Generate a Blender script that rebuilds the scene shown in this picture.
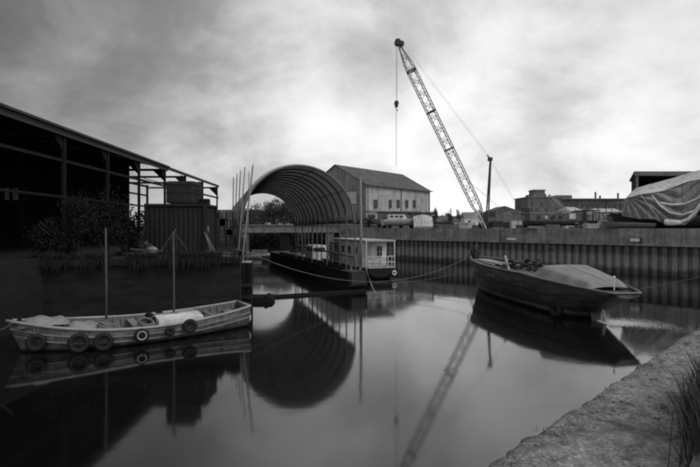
import bpy, math, random
from mathutils import Vector, Matrix, noise
rnd = random.Random(7)
for o in list(bpy.data.objects): bpy.data.objects.remove(o)
S = bpy.context.scene
COL = S.collection
F = 473.0; HZ = 228.0; CX = 350.0; EYE = 4.5
def P(x, y, D):                      # a point read off the photograph, placed at its true distance D
    return Vector(((x-CX)/F*D, D, EYE-(y-HZ)/F*D))
def GX(x, D): return (x-CX)/F*D
def ZY(y, D): return EYE-(y-HZ)/F*D

# ------------------------------------------------------------------ materials
def new_mat(name):
    m = bpy.data.materials.new(name); m.use_nodes = True
    nt = m.node_tree; b = nt.nodes['Principled BSDF']
    return m, nt, b
def ramp(nt, src, stops):
    r = nt.nodes.new('ShaderNodeValToRGB')
    els = r.color_ramp.elements
    while len(els) < len(stops): els.new(0.5)
    for e, (p, v) in zip(els, stops):
        e.position = p; e.color = (v, v, v, 1)
    nt.links.new(src, r.inputs[0]); return r.outputs[0]
def noise_tex(nt, vec, scale, detail=6, rough=.6, dist=0):
    n = nt.nodes.new('ShaderNodeTexNoise'); n.inputs['Scale'].default_value = scale
    n.inputs['Detail'].default_value = detail; n.inputs['Roughness'].default_value = rough
    n.inputs['Distortion'].default_value = dist
    if vec: nt.links.new(vec, n.inputs['Vector'])
    return n.outputs[0]
def mth(nt, op, a, b=None, c=None, clamp=False):
    n = nt.nodes.new('ShaderNodeMath'); n.operation = op; n.use_clamp = clamp
    for i, v in enumerate((a, b, c)):
        if v is None: continue
        if isinstance(v, (int, float)): n.inputs[i].default_value = v
        else: nt.links.new(v, n.inputs[i])
    return n.outputs[0]
def objvec(nt, sc=(1, 1, 1)):
    t = nt.nodes.new('ShaderNodeTexCoord')
    if sc == (1, 1, 1): return t.outputs['Object']
    mp = nt.nodes.new('ShaderNodeMapping'); mp.inputs['Scale'].default_value = sc
    nt.links.new(t.outputs['Object'], mp.inputs[0]); return mp.outputs[0]
def M(name, lo, hi, scale=2.0, rough=.85, bump=.3, bscale=None, stretch=(1, 1, 1), metallic=0, fine=.35, bdist=.02):
    m, nt, b = new_mat(name)
    v = objvec(nt, stretch)
    n1 = noise_tex(nt, v, scale, 6, .62)
    n2 = noise_tex(nt, objvec(nt), scale*9, 4, .7)
    mix = mth(nt, 'ADD', mth(nt, 'MULTIPLY', n1, 1-fine), mth(nt, 'MULTIPLY', n2, fine))
    c = ramp(nt, mix, [(.32, lo), (.68, hi)])
    nt.links.new(c, b.inputs['Base Color'])
    b.inputs['Roughness'].default_value = rough; b.inputs['Metallic'].default_value = metallic
    b.inputs['Specular IOR Level'].default_value = .3
    if bump:
        bn = nt.nodes.new('ShaderNodeBump'); bn.inputs['Strength'].default_value = bump; bn.inputs['Distance'].default_value = bdist
        nt.links.new(noise_tex(nt, v, bscale or scale*6, 5, .7), bn.inputs['Height'])
        nt.links.new(bn.outputs[0], b.inputs['Normal'])
    return m
def brick_mat(name, lo, hi, mortar, w=.9, h=.3, ms=.02):
    m, nt, b = new_mat(name)
    t = nt.nodes.new('ShaderNodeTexCoord'); s = nt.nodes.new('ShaderNodeSeparateXYZ'); nt.links.new(t.outputs['Object'], s.inputs[0])
    cm = nt.nodes.new('ShaderNodeCombineXYZ')
    nt.links.new(mth(nt, 'ADD', mth(nt, 'SUBTRACT', s.outputs[0], s.outputs[1]), mth(nt, 'MULTIPLY', noise_tex(nt, t.outputs['Object'], 1.3, 3), h*.8)), cm.inputs[0]); nt.links.new(mth(nt, 'ADD', s.outputs[2], mth(nt, 'MULTIPLY', noise_tex(nt, t.outputs['Object'], 1.1, 3), h*.5)), cm.inputs[1])
    br = nt.nodes.new('ShaderNodeTexBrick'); br.inputs['Scale'].default_value = 1
    br.inputs['Brick Width'].default_value = w; br.inputs['Row Height'].default_value = h; br.inputs['Mortar Size'].default_value = ms
    for k, v in (('Color1', lo), ('Color2', hi), ('Mortar', mortar)): br.inputs[k].default_value = (v, v, v, 1)
    nt.links.new(cm.outputs[0], br.inputs['Vector'])
    mx = nt.nodes.new('ShaderNodeMix'); mx.data_type = 'RGBA'; mx.blend_type = 'MULTIPLY'; mx.inputs[0].default_value = .8
    nt.links.new(br.outputs['Color'], mx.inputs[6])
    nt.links.new(ramp(nt, noise_tex(nt, objvec(nt), .7, 8, .7), [(.3, .35), (.7, 1.4)]), mx.inputs[7])
    nt.links.new(mx.outputs[2], b.inputs['Base Color']); b.inputs['Roughness'].default_value = .9
    bn = nt.nodes.new('ShaderNodeBump'); bn.inputs['Strength'].default_value = .6; bn.inputs['Distance'].default_value = .04; bn.invert = True
    nt.links.new(br.outputs['Fac'], bn.inputs['Height']); nt.links.new(bn.outputs[0], b.inputs['Normal'])
    return m
MT = {}
MT['concrete'] = M('concrete', .13, .30, .8, .92, .5, 9)
MT['cap'] = M('cap_concrete', .15, .33, .35, .9, .5, 6, (1, 1, 2.2))
m, nt, b = new_mat('stained_capping_concrete')
n_a = noise_tex(nt, objvec(nt, (1, 1, 2)), .35, 8, .7); n_b = noise_tex(nt, objvec(nt, (1.6, 1.6, .12)), 1.6, 6, .75); n_c = noise_tex(nt, objvec(nt), 6, 6, .8)
c1 = ramp(nt, n_a, [(.34, .13), (.5, .21), (.66, .32)]); c2 = ramp(nt, n_b, [(.36, .45), (.56, 1.1)]); c3 = ramp(nt, n_c, [(.35, .75), (.65, 1.2)])
cur = c1
for x_ in (c2, c3):
    mx = nt.nodes.new('ShaderNodeMix'); mx.data_type = 'RGBA'; mx.blend_type = 'MULTIPLY'; mx.inputs[0].default_value = .85
    nt.links.new(cur, mx.inputs[6]); nt.links.new(x_, mx.inputs[7]); cur = mx.outputs[2]
nt.links.new(cur, b.inputs['Base Color']); b.inputs['Roughness'].default_value = .92
bn = nt.nodes.new('ShaderNodeBump'); bn.inputs['Strength'].default_value = .6; bn.inputs['Distance'].default_value = .05
nt.links.new(n_c, bn.inputs['Height']); nt.links.new(bn.outputs[0], b.inputs['Normal'])
MT['cap'] = m
MT['black'] = M('tarred_timber', .006, .018, 2, .8, .4)
MT['rubber'] = M('tyre_rubber', .010, .024, 5, .75, .3)
MT['darkwood'] = M('darkened_weathered_wood', .003, .012, 1.5, .9, .5, 14, (1, 1, .25))  # wood colour pulled down so shed posts sink into painted corner falloff
MT['wood'] = M('grey_weathered_wood', .12, .3, 2, .85, .4, 16, (.4, .4, 3))
MT['hoop'] = M('dull_hoop_steel', .035, .08, 2, .6, .2)
MT['strake'] = M('worn_strake_paint', .12, .3, 2.5, .8, .3, 12, (.6, 1, 1))
MT['gunwale'] = M('worn_gunwale_paint', .2, .48, 2.5, .75, .3, 12, (.6, 1, 1))
MT['mastwood'] = M('dull_spar_wood', .05, .11, 2, .85, .4, 16, (.4, .4, 3))
MT['palewood'] = M('pale_bare_wood', .3, .55, 2, .8, .3, 14, (.4, .4, 2))
MT['darksteel'] = M('dark_steel', .02, .07, 2, .6, .25, metallic=.2)
MT['steel'] = M('weathered_steel', .08, .19, 2, .6, .25, metallic=.2)
MT['palesteel'] = M('pale_galvanised_steel', .25, .42, 1.5, .55, .15, metallic=.1)
MT['dullglass'] = M('dusty_glass', .05, .11, 2, .4, 0)
MT['boom'] = M('haze_lifted_crane_paint', .16, .3, 1.5, .6, .15)  # boom colour raised in place of the lift from haze and flare
MT['white'] = M('chalky_white_paint', .42, .74, 1.8, .6, .2)
MT['offwhite'] = M('grimy_white_paint', .32, .55, 1.2, .7, .2)
MT['glass'] = M('dark_glass', .015, .04, 3, .15, 0)
MT['boatpaint'] = M('chalked_grey_boat_paint', .10, .24, 1.4, .7, .3, 8, (.35, 1, 1.6))
MT['boatin'] = M('bare_boat_interior', .07, .2, 1.6, .85, .35)
m, nt, b = new_mat('flaking_boat_paint')
t = nt.nodes.new('ShaderNodeTexCoord'); sp = nt.nodes.new('ShaderNodeSeparateXYZ'); nt.links.new(t.outputs['Object'], sp.inputs[0])
fl = ramp(nt, noise_tex(nt, objvec(nt, (.5, 1, 2.5)), 2.4, 9, .75), [(.36, .05), (.47, .13), (.55, .2), (.7, .3)])
zw = ramp(nt, mth(nt, 'ADD', sp.outputs[2], mth(nt, 'MULTIPLY', noise_tex(nt, objvec(nt), 2.5, 6, .7), .22)), [(.13, .14), (.26, 1)])
st = ramp(nt, noise_tex(nt, objvec(nt, (5, 1, .35)), 2.2, 5, .7), [(.32, .5), (.6, 1.15)])
sm = ramp(nt, mth(nt, 'FRACT', mth(nt, 'MULTIPLY', sp.outputs[2], 7.0)), [(0, .4), (.07, 1), (1, 1)])
cur = fl
for x_ in (zw, st, sm):
    mx = nt.nodes.new('ShaderNodeMix'); mx.data_type = 'RGBA'; mx.blend_type = 'MULTIPLY'; mx.inputs[0].default_value = 1
    nt.links.new(cur, mx.inputs[6]); nt.links.new(x_, mx.inputs[7]); cur = mx.outputs[2]
nt.links.new(cur, b.inputs['Base Color']); b.inputs['Roughness'].default_value = .75
bn = nt.nodes.new('ShaderNodeBump'); bn.inputs['Strength'].default_value = .5; bn.inputs['Distance'].default_value = .02
nt.links.new(fl, bn.inputs['Height']); nt.links.new(bn.outputs[0], b.inputs['Normal'])
MT['boatpaint'] = m
MT['hull'] = M('dark_blue_black_hull', .018, .05, .8, .55, .35, 7, (.4, 1, 1.5))
MT['hulllow'] = M('pale_boot_topping', .07, .17, .9, .7, .3, 7, (.5, 1, 2))
MT['canvas'] = M('grey_canvas', .17, .34, 1.6, .85, .3, 5)
MT['tarp'] = M('pale_tarpaulin', .3, .45, .7, .7, .15, 3)
MT['tarpdark'] = M('grey_tarpaulin', .09, .17, .7, .75, .3, 4)
MT['roofdark'] = M('slate_roof', .07, .15, .6, .8, .3, 8)
MT['shedroof'] = M('rusty_roof_sheet', .02, .05, 1, .8, .3, 8)
MT['render'] = M('pale_rendered_wall', .24, .42, .16, .9, .3, 2, (1, 1, .4))
MT['midwall'] = M('grey_rendered_wall', .16, .28, .2, .9, .3, 2)
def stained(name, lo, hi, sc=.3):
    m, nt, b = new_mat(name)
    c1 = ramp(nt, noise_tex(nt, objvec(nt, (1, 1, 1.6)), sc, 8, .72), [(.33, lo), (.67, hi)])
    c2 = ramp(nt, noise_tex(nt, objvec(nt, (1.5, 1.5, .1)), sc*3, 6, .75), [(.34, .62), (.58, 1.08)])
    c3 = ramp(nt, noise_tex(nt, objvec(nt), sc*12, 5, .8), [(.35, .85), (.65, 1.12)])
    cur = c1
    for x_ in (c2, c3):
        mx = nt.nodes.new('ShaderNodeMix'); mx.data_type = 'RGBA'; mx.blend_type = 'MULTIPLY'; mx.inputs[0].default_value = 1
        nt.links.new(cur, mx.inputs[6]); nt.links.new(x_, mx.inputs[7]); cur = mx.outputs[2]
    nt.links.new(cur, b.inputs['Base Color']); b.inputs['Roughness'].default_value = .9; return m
MT['foam'] = M('white_foam', .6, .8, 6, .6, 0)
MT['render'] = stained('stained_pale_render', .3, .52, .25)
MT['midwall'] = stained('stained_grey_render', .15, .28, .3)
MT['roofdark'] = stained('weathered_slate', .07, .17, .35)
MT['white'] = stained('weathered_white_paint', .55, .82, .7)
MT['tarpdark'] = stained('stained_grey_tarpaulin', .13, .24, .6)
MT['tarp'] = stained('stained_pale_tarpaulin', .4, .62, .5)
MT['brickfar'] = brick_mat('sooty_brick', .10, .2, .2, .5, .18, .02)
MT['stone'] = brick_mat('darkened_masonry', .006, .013, .007, .9, .34, .03)  # stone tones lowered so the colour carries the corner light falloff
MT['container'] = M('darkened_container_paint', .010, .026, 1.2, .75, .3, 8, (1, 1, .3))  # vignetting at the left is put into this low paint tone
MT['fascia'] = M('weathered_fascia_board', .03, .06, 1, .8, .3, 8, (1, .1, 3))
MT['tank'] = M('dull_tank_paint', .014, .034, 1.4, .8, .3)
MT['archin'] = M('vault_sheeting', .045, .115, .5, .7, .25, 6, (1, .6, 1))
m, nt, b = new_mat('translucent_vault_sheeting')
v = objvec(nt, (1, .6, 1)); c = ramp(nt, noise_tex(nt, v, .5, 7, .65), [(.3, .3), (.7, .52)])
nt.links.new(c, b.inputs['Base Color']); b.inputs['Roughness'].default_value = .6
tl_ = nt.nodes.new('ShaderNodeBsdfTranslucent'); nt.links.new(c, tl_.inputs['Color'])
mxs = nt.nodes.new('ShaderNodeMixShader'); mxs.inputs[0].default_value = .09
nt.links.new(b.outputs[0], mxs.inputs[1]); nt.links.new(tl_.outputs[0], mxs.inputs[2]); nt.links.new(mxs.outputs[0], nt.nodes['Material Output'].inputs['Surface'])
MT['archin'] = m
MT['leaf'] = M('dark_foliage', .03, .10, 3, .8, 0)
MT['leafnear'] = M('darkened_shrub_foliage', .004, .018, 3, .85, 0)  # leaf colour pulled down to imitate the left-hand vignetting
MT['grass'] = M('dry_grass_blades', .02, .07, 3, .85, 0)
MT['bark'] = M('bark', .03, .08, 4, .95, .5)
MT['rope'] = M('rope', .12, .24, 12, .9, .3)
MT['wire'] = M('steel_wire', .12, .2, 2, .6, 0)
MT['rubble'] = M('quarried_rubble', .04, .13, 4, .95, .6)
MT['earth'] = M('gravelly_earth', .07, .17, .6, .95, .6, 5)
MT['darkearth'] = M('darkened_earth', .006, .02, .8, .95, .6, 5)  # earth colour darkened to imitate vignetting over the left bank
MT['mark'] = M('faded_lettering_paint', .2, .36, 9, .8, 0)

# sheet piling: dried mud band under the cap, weed band at the water
m, nt, b = new_mat('rusty_sheet_piling')
t = nt.nodes.new('ShaderNodeTexCoord'); sp = nt.nodes.new('ShaderNodeSeparateXYZ'); nt.links.new(t.outputs['Object'], sp.inputs[0])
zz = mth(nt, 'ADD', sp.outputs[2], mth(nt, 'MULTIPLY', noise_tex(nt, objvec(nt, (.6, .6, 1)), .9, 6, .7), .9))
c = ramp(nt, mth(nt, 'DIVIDE', zz, 4.0), [(.10, .08), (.2, .08), (.32, .26), (.52, .22), (.62, .10), (.8, .13)])
mx = nt.nodes.new('ShaderNodeMix'); mx.data_type = 'RGBA'; mx.blend_type = 'MULTIPLY'; mx.inputs[0].default_value = 1
nt.links.new(c, mx.inputs[6]); nt.links.new(ramp(nt, noise_tex(nt, objvec(nt, (3, 3, .5)), 1.6, 7, .75), [(.3, .45), (.7, 1.35)]), mx.inputs[7])
nt.links.new(mx.outputs[2], b.inputs['Base Color']); b.inputs['Roughness'].default_value = .8
MT['piling'] = m

# near quay concrete: pits, cracks, lichen, worn patches
m, nt, b = new_mat('worn_quay_concrete')
v = objvec(nt)
n1 = noise_tex(nt, v, .9, 8, .7); n2 = noise_tex(nt, v, 9, 8, .75); n3 = noise_tex(nt, objvec(nt, (1, 1, 1)), 45, 4, .8)
mix = mth(nt, 'ADD', mth(nt, 'MULTIPLY', n1, .45), mth(nt, 'ADD', mth(nt, 'MULTIPLY', n2, .35), mth(nt, 'MULTIPLY', n3, .2)))
c = ramp(nt, mix, [(.35, .05), (.45, .17), (.53, .34), (.64, .68)])
vo = nt.nodes.new('ShaderNodeTexVoronoi'); vo.inputs['Scale'].default_value = 26; nt.links.new(v, vo.inputs['Vector'])
peb = ramp(nt, vo.outputs['Distance'], [(.1, 1.5), (.45, .62)])
mx = nt.nodes.new('ShaderNodeMix'); mx.data_type = 'RGBA'; mx.blend_type = 'MULTIPLY'; mx.inputs[0].default_value = .55
nt.links.new(c, mx.inputs[6]); nt.links.new(peb, mx.inputs[7]); nt.links.new(mx.outputs[2], b.inputs['Base Color'])
b.inputs['Roughness'].default_value = .95; b.inputs['Specular IOR Level'].default_value = .15
bn = nt.nodes.new('ShaderNodeBump'); bn.inputs['Strength'].default_value = .9; bn.inputs['Distance'].default_value = .025
nt.links.new(mth(nt, 'SUBTRACT', mix, mth(nt, 'MULTIPLY', vo.outputs['Distance'], .35)), bn.inputs['Height']); nt.links.new(bn.outputs[0], b.inputs['Normal'])
MT['quay'] = m

# still silty water
m, nt, b = new_mat('still_dock_water')
b.inputs['Base Color'].default_value = (.006, .006, .006, 1)
b.inputs['IOR'].default_value = 2.05; b.inputs['Specular IOR Level'].default_value = .5
v = objvec(nt)
nt.links.new(ramp(nt, noise_tex(nt, v, .12, 4, .6), [(.35, .05), (.7, .09)]), b.inputs['Roughness'])
bn = nt.nodes.new('ShaderNodeBump'); bn.inputs['Strength'].default_value = .12; bn.inputs['Distance'].default_value = .02
nt.links.new(noise_tex(nt, v, .9, 3, .5, .4), bn.inputs['Height']); nt.links.new(bn.outputs[0], b.inputs['Normal'])
MT['water'] = m

# ------------------------------------------------------------------ mesh helper
ROOTM = {}
class MB:
    def __init__(s): s.v = []; s.f = []
    def add(s, vs, fs):
        k = len(s.v); s.v += [Vector(p) for p in vs]; s.f += [tuple(i+k for i in f) for f in fs]; return s
    def box(s, c, d, rz=0, M4=None):
        hx, hy, hz = d[0]/2, d[1]/2, d[2]/2
        vs = [Vector((x, y, z)) for x in (-hx, hx) for y in (-hy, hy) for z in (-hz, hz)]
        R = Matrix.Rotation(rz, 3, 'Z')
        vs = [R @ p + Vector(c) for p in vs]
        if M4: vs = [M4 @ p for p in vs]
        return s.add(vs, [(0, 1, 3, 2), (4, 6, 7, 5), (0, 4, 5, 1), (2, 3, 7, 6), (0, 2, 6, 4), (1, 5, 7, 3)])
    def bar(s, a, b, w, h=None, n=4, w2=None):       # tapered bar (n sides) between two points
        a = Vector(a); b = Vector(b); h = h or w; w2 = w2 or w
        d = (b-a)
        if d.length < 1e-6: return s
        d.normalize(); up = Vector((0, 0, 1)) if abs(d.z) < .95 else Vector((0, 1, 0))
        x = d.cross(up).normalized(); y = x.cross(d).normalized()
        vs = []; k = w2/w
        for p, q in ((a, 1), (b, k)):
            for i in range(n):
                an = 2*math.pi*(i+.5)/n; r = .7071 if n == 4 else .5
                vs.append(p + x*math.cos(an)*w*r*q + y*math.sin(an)*h*r*q)
        fs = [(i, (i+1) % n, n+(i+1) % n, n+i) for i in range(n)] + [tuple(range(n-1, -1, -1)), tuple(range(n, 2*n))]
        return s.add(vs, fs)
    def tube(s, pts, r, n=6, closed=False):
        pts = [Vector(p) for p in pts]; N = len(pts); vs = []
        for i, p in enumerate(pts):
            if closed: d = pts[(i+1) % N]-pts[i-1]
            else: d = pts[min(i+1, N-1)]-pts[max(i-1, 0)]
            d.normalize(); up = Vector((0, 0, 1)) if abs(d.z) < .9 else Vector((0, 1, 0))
            x = d.cross(up).normalized(); y = x.cross(d).normalized()
            rr = r[i] if isinstance(r, (list, tuple)) else r
            for k in range(n):
                an = 2*math.pi*k/n; vs.append(p+x*math.cos(an)*rr+y*math.sin(an)*rr)
        fs = []
        for i in range(N if closed else N-1):
            j = (i+1) % N
            for k in range(n): fs.append((i*n+k, i*n+(k+1) % n, j*n+(k+1) % n, j*n+k))
        if not closed: fs += [tuple(range(n-1, -1, -1)), tuple(range((N-1)*n, N*n))]
        return s.add(vs, fs)
    def torus(s, c, axis, R, r, n=20, m=8):
        axis = Vector(axis).normalized(); up = Vector((0, 0, 1)) if abs(axis.z) < .9 else Vector((0, 1, 0))
        x = axis.cross(up).normalized(); y = x.cross(axis)
        vs = []; c = Vector(c)
        for i in range(n):
            a = 2*math.pi*i/n; e = x*math.cos(a)+y*math.sin(a)
            for k in range(m):
                q = 2*math.pi*k/m; vs.append(c+e*(R+r*math.cos(q))+axis*r*1.15*math.sin(q))
        fs = [(i*m+k, i*m+(k+1) % m, ((i+1) % n)*m+(k+1) % m, ((i+1) % n)*m+k) for i in range(n) for k in range(m)]
        return s.add(vs, fs)
    def cyl(s, a, b, r, n=14, r2=None):
        return s.bar(a, b, 2*r, 2*r, n, 2*(r2 or r))
    def prism(s, poly, z0, z1):
        n = len(poly); vs = [(x, y, z0) for x, y in poly]+[(x, y, z1) for x, y in poly]
        return s.add(vs, [(i, (i+1) % n, n+(i+1) % n, n+i) for i in range(n)]+[tuple(range(n-1, -1, -1)), tuple(range(n, 2*n))])
    def blob(s, c, r, seed=0, n=7, amp=.25, sq=1):
        c = Vector(c); vs = []; rx, ry, rz = r
        for i in range(n+1):
            th = math.pi*i/n
            for k in range(2*n):
                ph = math.pi*k/n
                d = Vector((math.sin(th)*math.cos(ph), math.sin(th)*math.sin(ph), math.cos(th)))
                q = 1+amp*noise.noise(d*1.7+Vector((seed*3.1, seed, 0)))
                vs.append(c+Vector((d.x*rx*q, d.y*ry*q, d.z*rz*q)))
        m2 = 2*n
        return s.add(vs, [(i*m2+k, i*m2+(k+1) % m2, (i+1)*m2+(k+1) % m2, (i+1)*m2+k) for i in range(n) for k in range(m2)])
    def grid(s, fn, nu, nv):
        vs = [fn(i/nu, j/nv) for i in range(nu+1) for j in range(nv+1)]
        return s.add(vs, [(i*(nv+1)+j, (i+1)*(nv+1)+j, (i+1)*(nv+1)+j+1, i*(nv+1)+j+1) for i in range(nu) for j in range(nv)])
    def build(s, name, mat, parent=None, world=True, smooth=False, solid=0, label=None):
        me = bpy.data.meshes.new(name)
        vs = s.v
        if parent is not None and world:
            r = parent
            while r.parent: r = r.parent
            inv = ROOTM[r.name]; vs = [inv @ p for p in vs]
        me.from_pydata([tuple(p) for p in vs], [], s.f); me.update()
        o = bpy.data.objects.new(name, me); COL.objects.link(o)
        me.materials.append(MT[mat] if isinstance(mat, str) else mat)
        if smooth:
            for p in me.polygons: p.use_smooth = True
        if parent is not None: o.parent = parent
        if solid:
            md = o.modifiers.new('Solidify', 'SOLIDIFY'); md.thickness = solid; md.offset = 0
        if label: o['label'] = label
        return o
def tag(o, label, cat, group=None, kind=None):
    o['label'] = label; o['category'] = cat
    if group: o['group'] = group
    if kind: o['kind'] = kind
    return o
def thing(name, label, cat, loc=(0, 0, 0), rz=0, group=None):
    o = bpy.data.objects.new(name, None); COL.objects.link(o); o.empty_display_size = .2
    o.location = loc; o.rotation_euler = (0, 0, rz)
    ROOTM[o.name] = (Matrix.Translation(loc) @ Matrix.Rotation(rz, 4, 'Z')).inverted()
    return tag(o, label, cat, group)
def struct(o, label=None):
    o['kind'] = 'structure'
    if label: o['label'] = label
    return o
def stuff(o, label, cat): return tag(o, label, cat, None, 'stuff')
def one(mb, name, mat, label, cat, base, group=None, smooth=False, solid=0):   # single-mesh thing, origin at its base
    base = Vector(base); mb.v = [p-base for p in mb.v]
    o = mb.build(name, mat, smooth=smooth, solid=solid); o.location = base
    return tag(o, label, cat, group)
def catenary(a, b, sag, n=28):
    a = Vector(a); b = Vector(b)
    return [a.lerp(b, i/n)-Vector((0, 0, sag*4*(i/n)*(1-i/n))) for i in range(n+1)]

# ------------------------------------------------------------------ the setting
def sheet(name, poly, z, mat, depth=None):
    mb = MB()
    if depth: mb.prism(poly, z-depth, z)
    else: mb.add([(x, y, z) for x, y in poly], [tuple(range(len(poly)))])
    return struct(mb.build(name, mat))
mb = MB(); mb.grid(lambda u, v: Vector((-200+u*400, -60+v*220, 0)), 20, 20)
struct(mb.build('water', 'water'), 'still dark water of the dock basin')
CORNER = (36.8, 36.9); WEND = (-1.6, 77.4)
wd = Vector((WEND[0]-CORNER[0], WEND[1]-CORNER[1], 0)).normalized()     # along the piled wall
wn = Vector((-wd.y, wd.x, 0))                                          # towards the water
if wn.y > 0: wn = -wn
sheet('ground', [(CORNER[0]-wn.x*.5, CORNER[1]-wn.y*.5), (3500, 36), (3500, 4000), (-3500, 4000), (-3500, 104), (-60, 102), (-22, 98), (-1.6, 92), (WEND[0]-wn.x*.5, WEND[1]-wn.y*.5)], 4.44, 'earth', 5.4)
# left quay
LQ = [(-5.7, 24.5), (-21.5, 98.2), (-60, 102.2), (-3500, 104.2), (-3500, -60), (-14.5, -60), (-14.5, 22.3)]
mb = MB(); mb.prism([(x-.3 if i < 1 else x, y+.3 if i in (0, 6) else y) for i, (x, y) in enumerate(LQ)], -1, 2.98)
struct(mb.build('quay_ground', 'darkearth'), 'darkened earth surface of the left hand quay')
# masonry quay wall, left: courses with irregular coping
qw = thing('stone_quay_wall', 'darkened masonry quay wall behind the open tyre-hung boat', 'wall', (-10, 23.4, 0))
mb = MB()
def wallrun(a, b, z0, z1, th, mbx, step=.4, amp=.06, seed=0):
    a = Vector((*a, 0)); b = Vector((*b, 0)); L = (b-a).length; d = (b-a)/L; n = Vector((d.y, -d.x, 0))
    if n.y > 0: n = -n
    nu = max(2, int(L/step)); nv = max(2, int((z1-z0)/.3))
    def fn(u, v):
        p = a+d*(u*L)+n*(amp*noise.noise(Vector((u*L*1.3, v*9, seed))) + .03*noise.noise(Vector((u*L*5, v*20, seed))))
        p.z = z0+v*(z1-z0); return p
    mbx.grid(fn, nu, nv)
wallrun((-14.5, 22.3), (-5.7, 24.5), -1, 2.7, .4, mb)
mb.build('wall_face', 'stone', qw)
mb = MB()
a = Vector((-5.7, 24.5, 0)); bb = Vector((-21.5, 98.2, 0))
d_ = (bb-a).normalized(); nrm = Vector((d_.y, -d_.x, 0))
mb.grid(lambda u, v: a+(bb-a)*u+nrm*(.05*noise.noise(Vector((u*80, v*8, 3))))+Vector((0, 0, -1+v*3.95)), 60, 10)
mb.build('return_face', 'stone', qw)
mb = MB()
mb.grid(lambda u, v: Vector((-14.45, 22.3-u*60, -1+v*3.9)), 40, 8); mb.build('side_face', 'stone', qw)
mb = MB(); L = (Vector((-5.7, 24.5))-Vector((-14.5, 22.3))).length; dd = Vector((8.8, 2.2, 0))/L
x = 0; ang = math.atan2(2.2, 8.8)
while x < L-.3:
    w = rnd.uniform(.7, 1.3); w = min(w, L-x)
    c = Vector((-14.5, 22.3, 0))+dd*(x+w/2)
    mb.box((c.x+rnd.uniform(-.03, .03), c.y+.16+rnd.uniform(-.05, .05), 2.83+rnd.uniform(-.03, .03)), (w-.03, .7, .3), ang+rnd.uniform(-.02, .02)); x += w
mb.build('coping', 'stone', qw)

mb = MB()
for k in range(150):                                             # weeds hanging over the coping
    u = rnd.random(); q = Vector((-14.5, 22.3, 0)).lerp(Vector((-5.9, 24.4, 0)), u)
    if noise.noise(Vector((u*9, 2, 5))) < -.12: continue
    for j in range(26):
        a = q+Vector((rnd.gauss(0, .18), rnd.uniform(-.35, .5), 2.95+abs(rnd.gauss(0, .06)))); over = rnd.random() < .5
        if over: tip = a+Vector((rnd.gauss(0, .08), -rnd.uniform(.1, .35), -rnd.uniform(.05, .75)))
        else: tip = a+Vector((rnd.gauss(0, .12), rnd.gauss(0, .1), rnd.uniform(.08, .4)))
        if over: a.y = q.y-.25
        w2 = Vector((.014, .006, 0)); m_ = a.lerp(tip, .5)+Vector((0, -.03, .03)); mb.add([a-w2, a+w2, m_+w2, m_-w2, tip], [(0, 1, 2, 3), (3, 2, 4)])
stuff(mb.build('wall_weeds', 'leafnear'), 'dark weeds trailing over the left quay wall', 'weeds')
# piled wall, far side
sw = thing('sheet_pile_wall', 'long corrugated sheet-pile wall with a deep concrete capping beam across the basin', 'wall', (12, 62, 0))
C0 = Vector((*CORNER, 0)); L = (Vector((*WEND, 0))-C0).length
mb = MB(); prof = [(0, 0), (.3, 0), (.38, .3), (.68, .3), (.76, 0)]
pts = []; k = 0
while k*.8 < L:
    for u, dpt in prof: pts.append(C0+wd*(k*.8+u*.9)-wn*dpt*1.35+wn*.02)
    k += 1
n = len(pts); mb.add([(p.x, p.y, -1) for p in pts]+[(p.x, p.y, 2.86) for p in pts], [(i, i+1, n+i+1, n+i) for i in range(n-1)])
mb.build('piling', 'piling', sw)
mb = MB(); nseg = 9
for i in range(nseg):
    a0 = C0+wd*(L*i/nseg+.015); b0 = C0+wd*(L*(i+1)/nseg-.015)
    o1, o2 = rnd.uniform(.28, .31), -.7
    za = 4.47+rnd.uniform(-.012, .012)
    poly = [a0+wn*o1, b0+wn*o1, b0+wn*o2, a0+wn*o2]
    mb.prism([(p.x, p.y) for p in poly], 2.9, za)
    poly = [a0+wn*(o1+.06), b0+wn*(o1+.06), b0+wn*o2, a0+wn*o2]
    mb.prism([(p.x, p.y) for p in poly], 2.78, 2.92)
mb.build('capping_beam', 'cap', sw)
# timber fender strip low on the cap and steel ladder-like details
mb = MB()
for k in range(int(L/6)):
    p = C0+wd*(3+k*6)+wn*.33
    mb.bar((p.x, p.y, 2.95), (p.x, p.y, 4.3), .05)
mb.build('joint_strip', 'cap', sw)
def on_wall(px):                       # point of the wall seen in column px
    r = (px-CX)/F
    t = (C0.x-r*C0.y)/(r*wd.y-wd.x); return C0+wd*t
for px, py, w, lab in ((513, 239, 1.2, 'white painted fender board on the capping beam above the moored launch bow'), (636, 240, .8, 'small white lamp bracket on the capping beam below the sheeted boat')):
    p = on_wall(px)+wn*.38; D = p.y
    t = thing('wall_fitting', lab, 'fitting', (p.x, p.y, ZY(py, D)-.15))
    MB().box((p.x, p.y, ZY(py, D)), (w, .12, .26), math.atan2(wd.y, wd.x)).build('board', 'white', t)
    MB().box((p.x+.5*w, p.y-.3*w, ZY(py, D)-.05), (.35, .14, .5), math.atan2(wd.y, wd.x)).build('bracket', 'darksteel', t)

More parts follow.
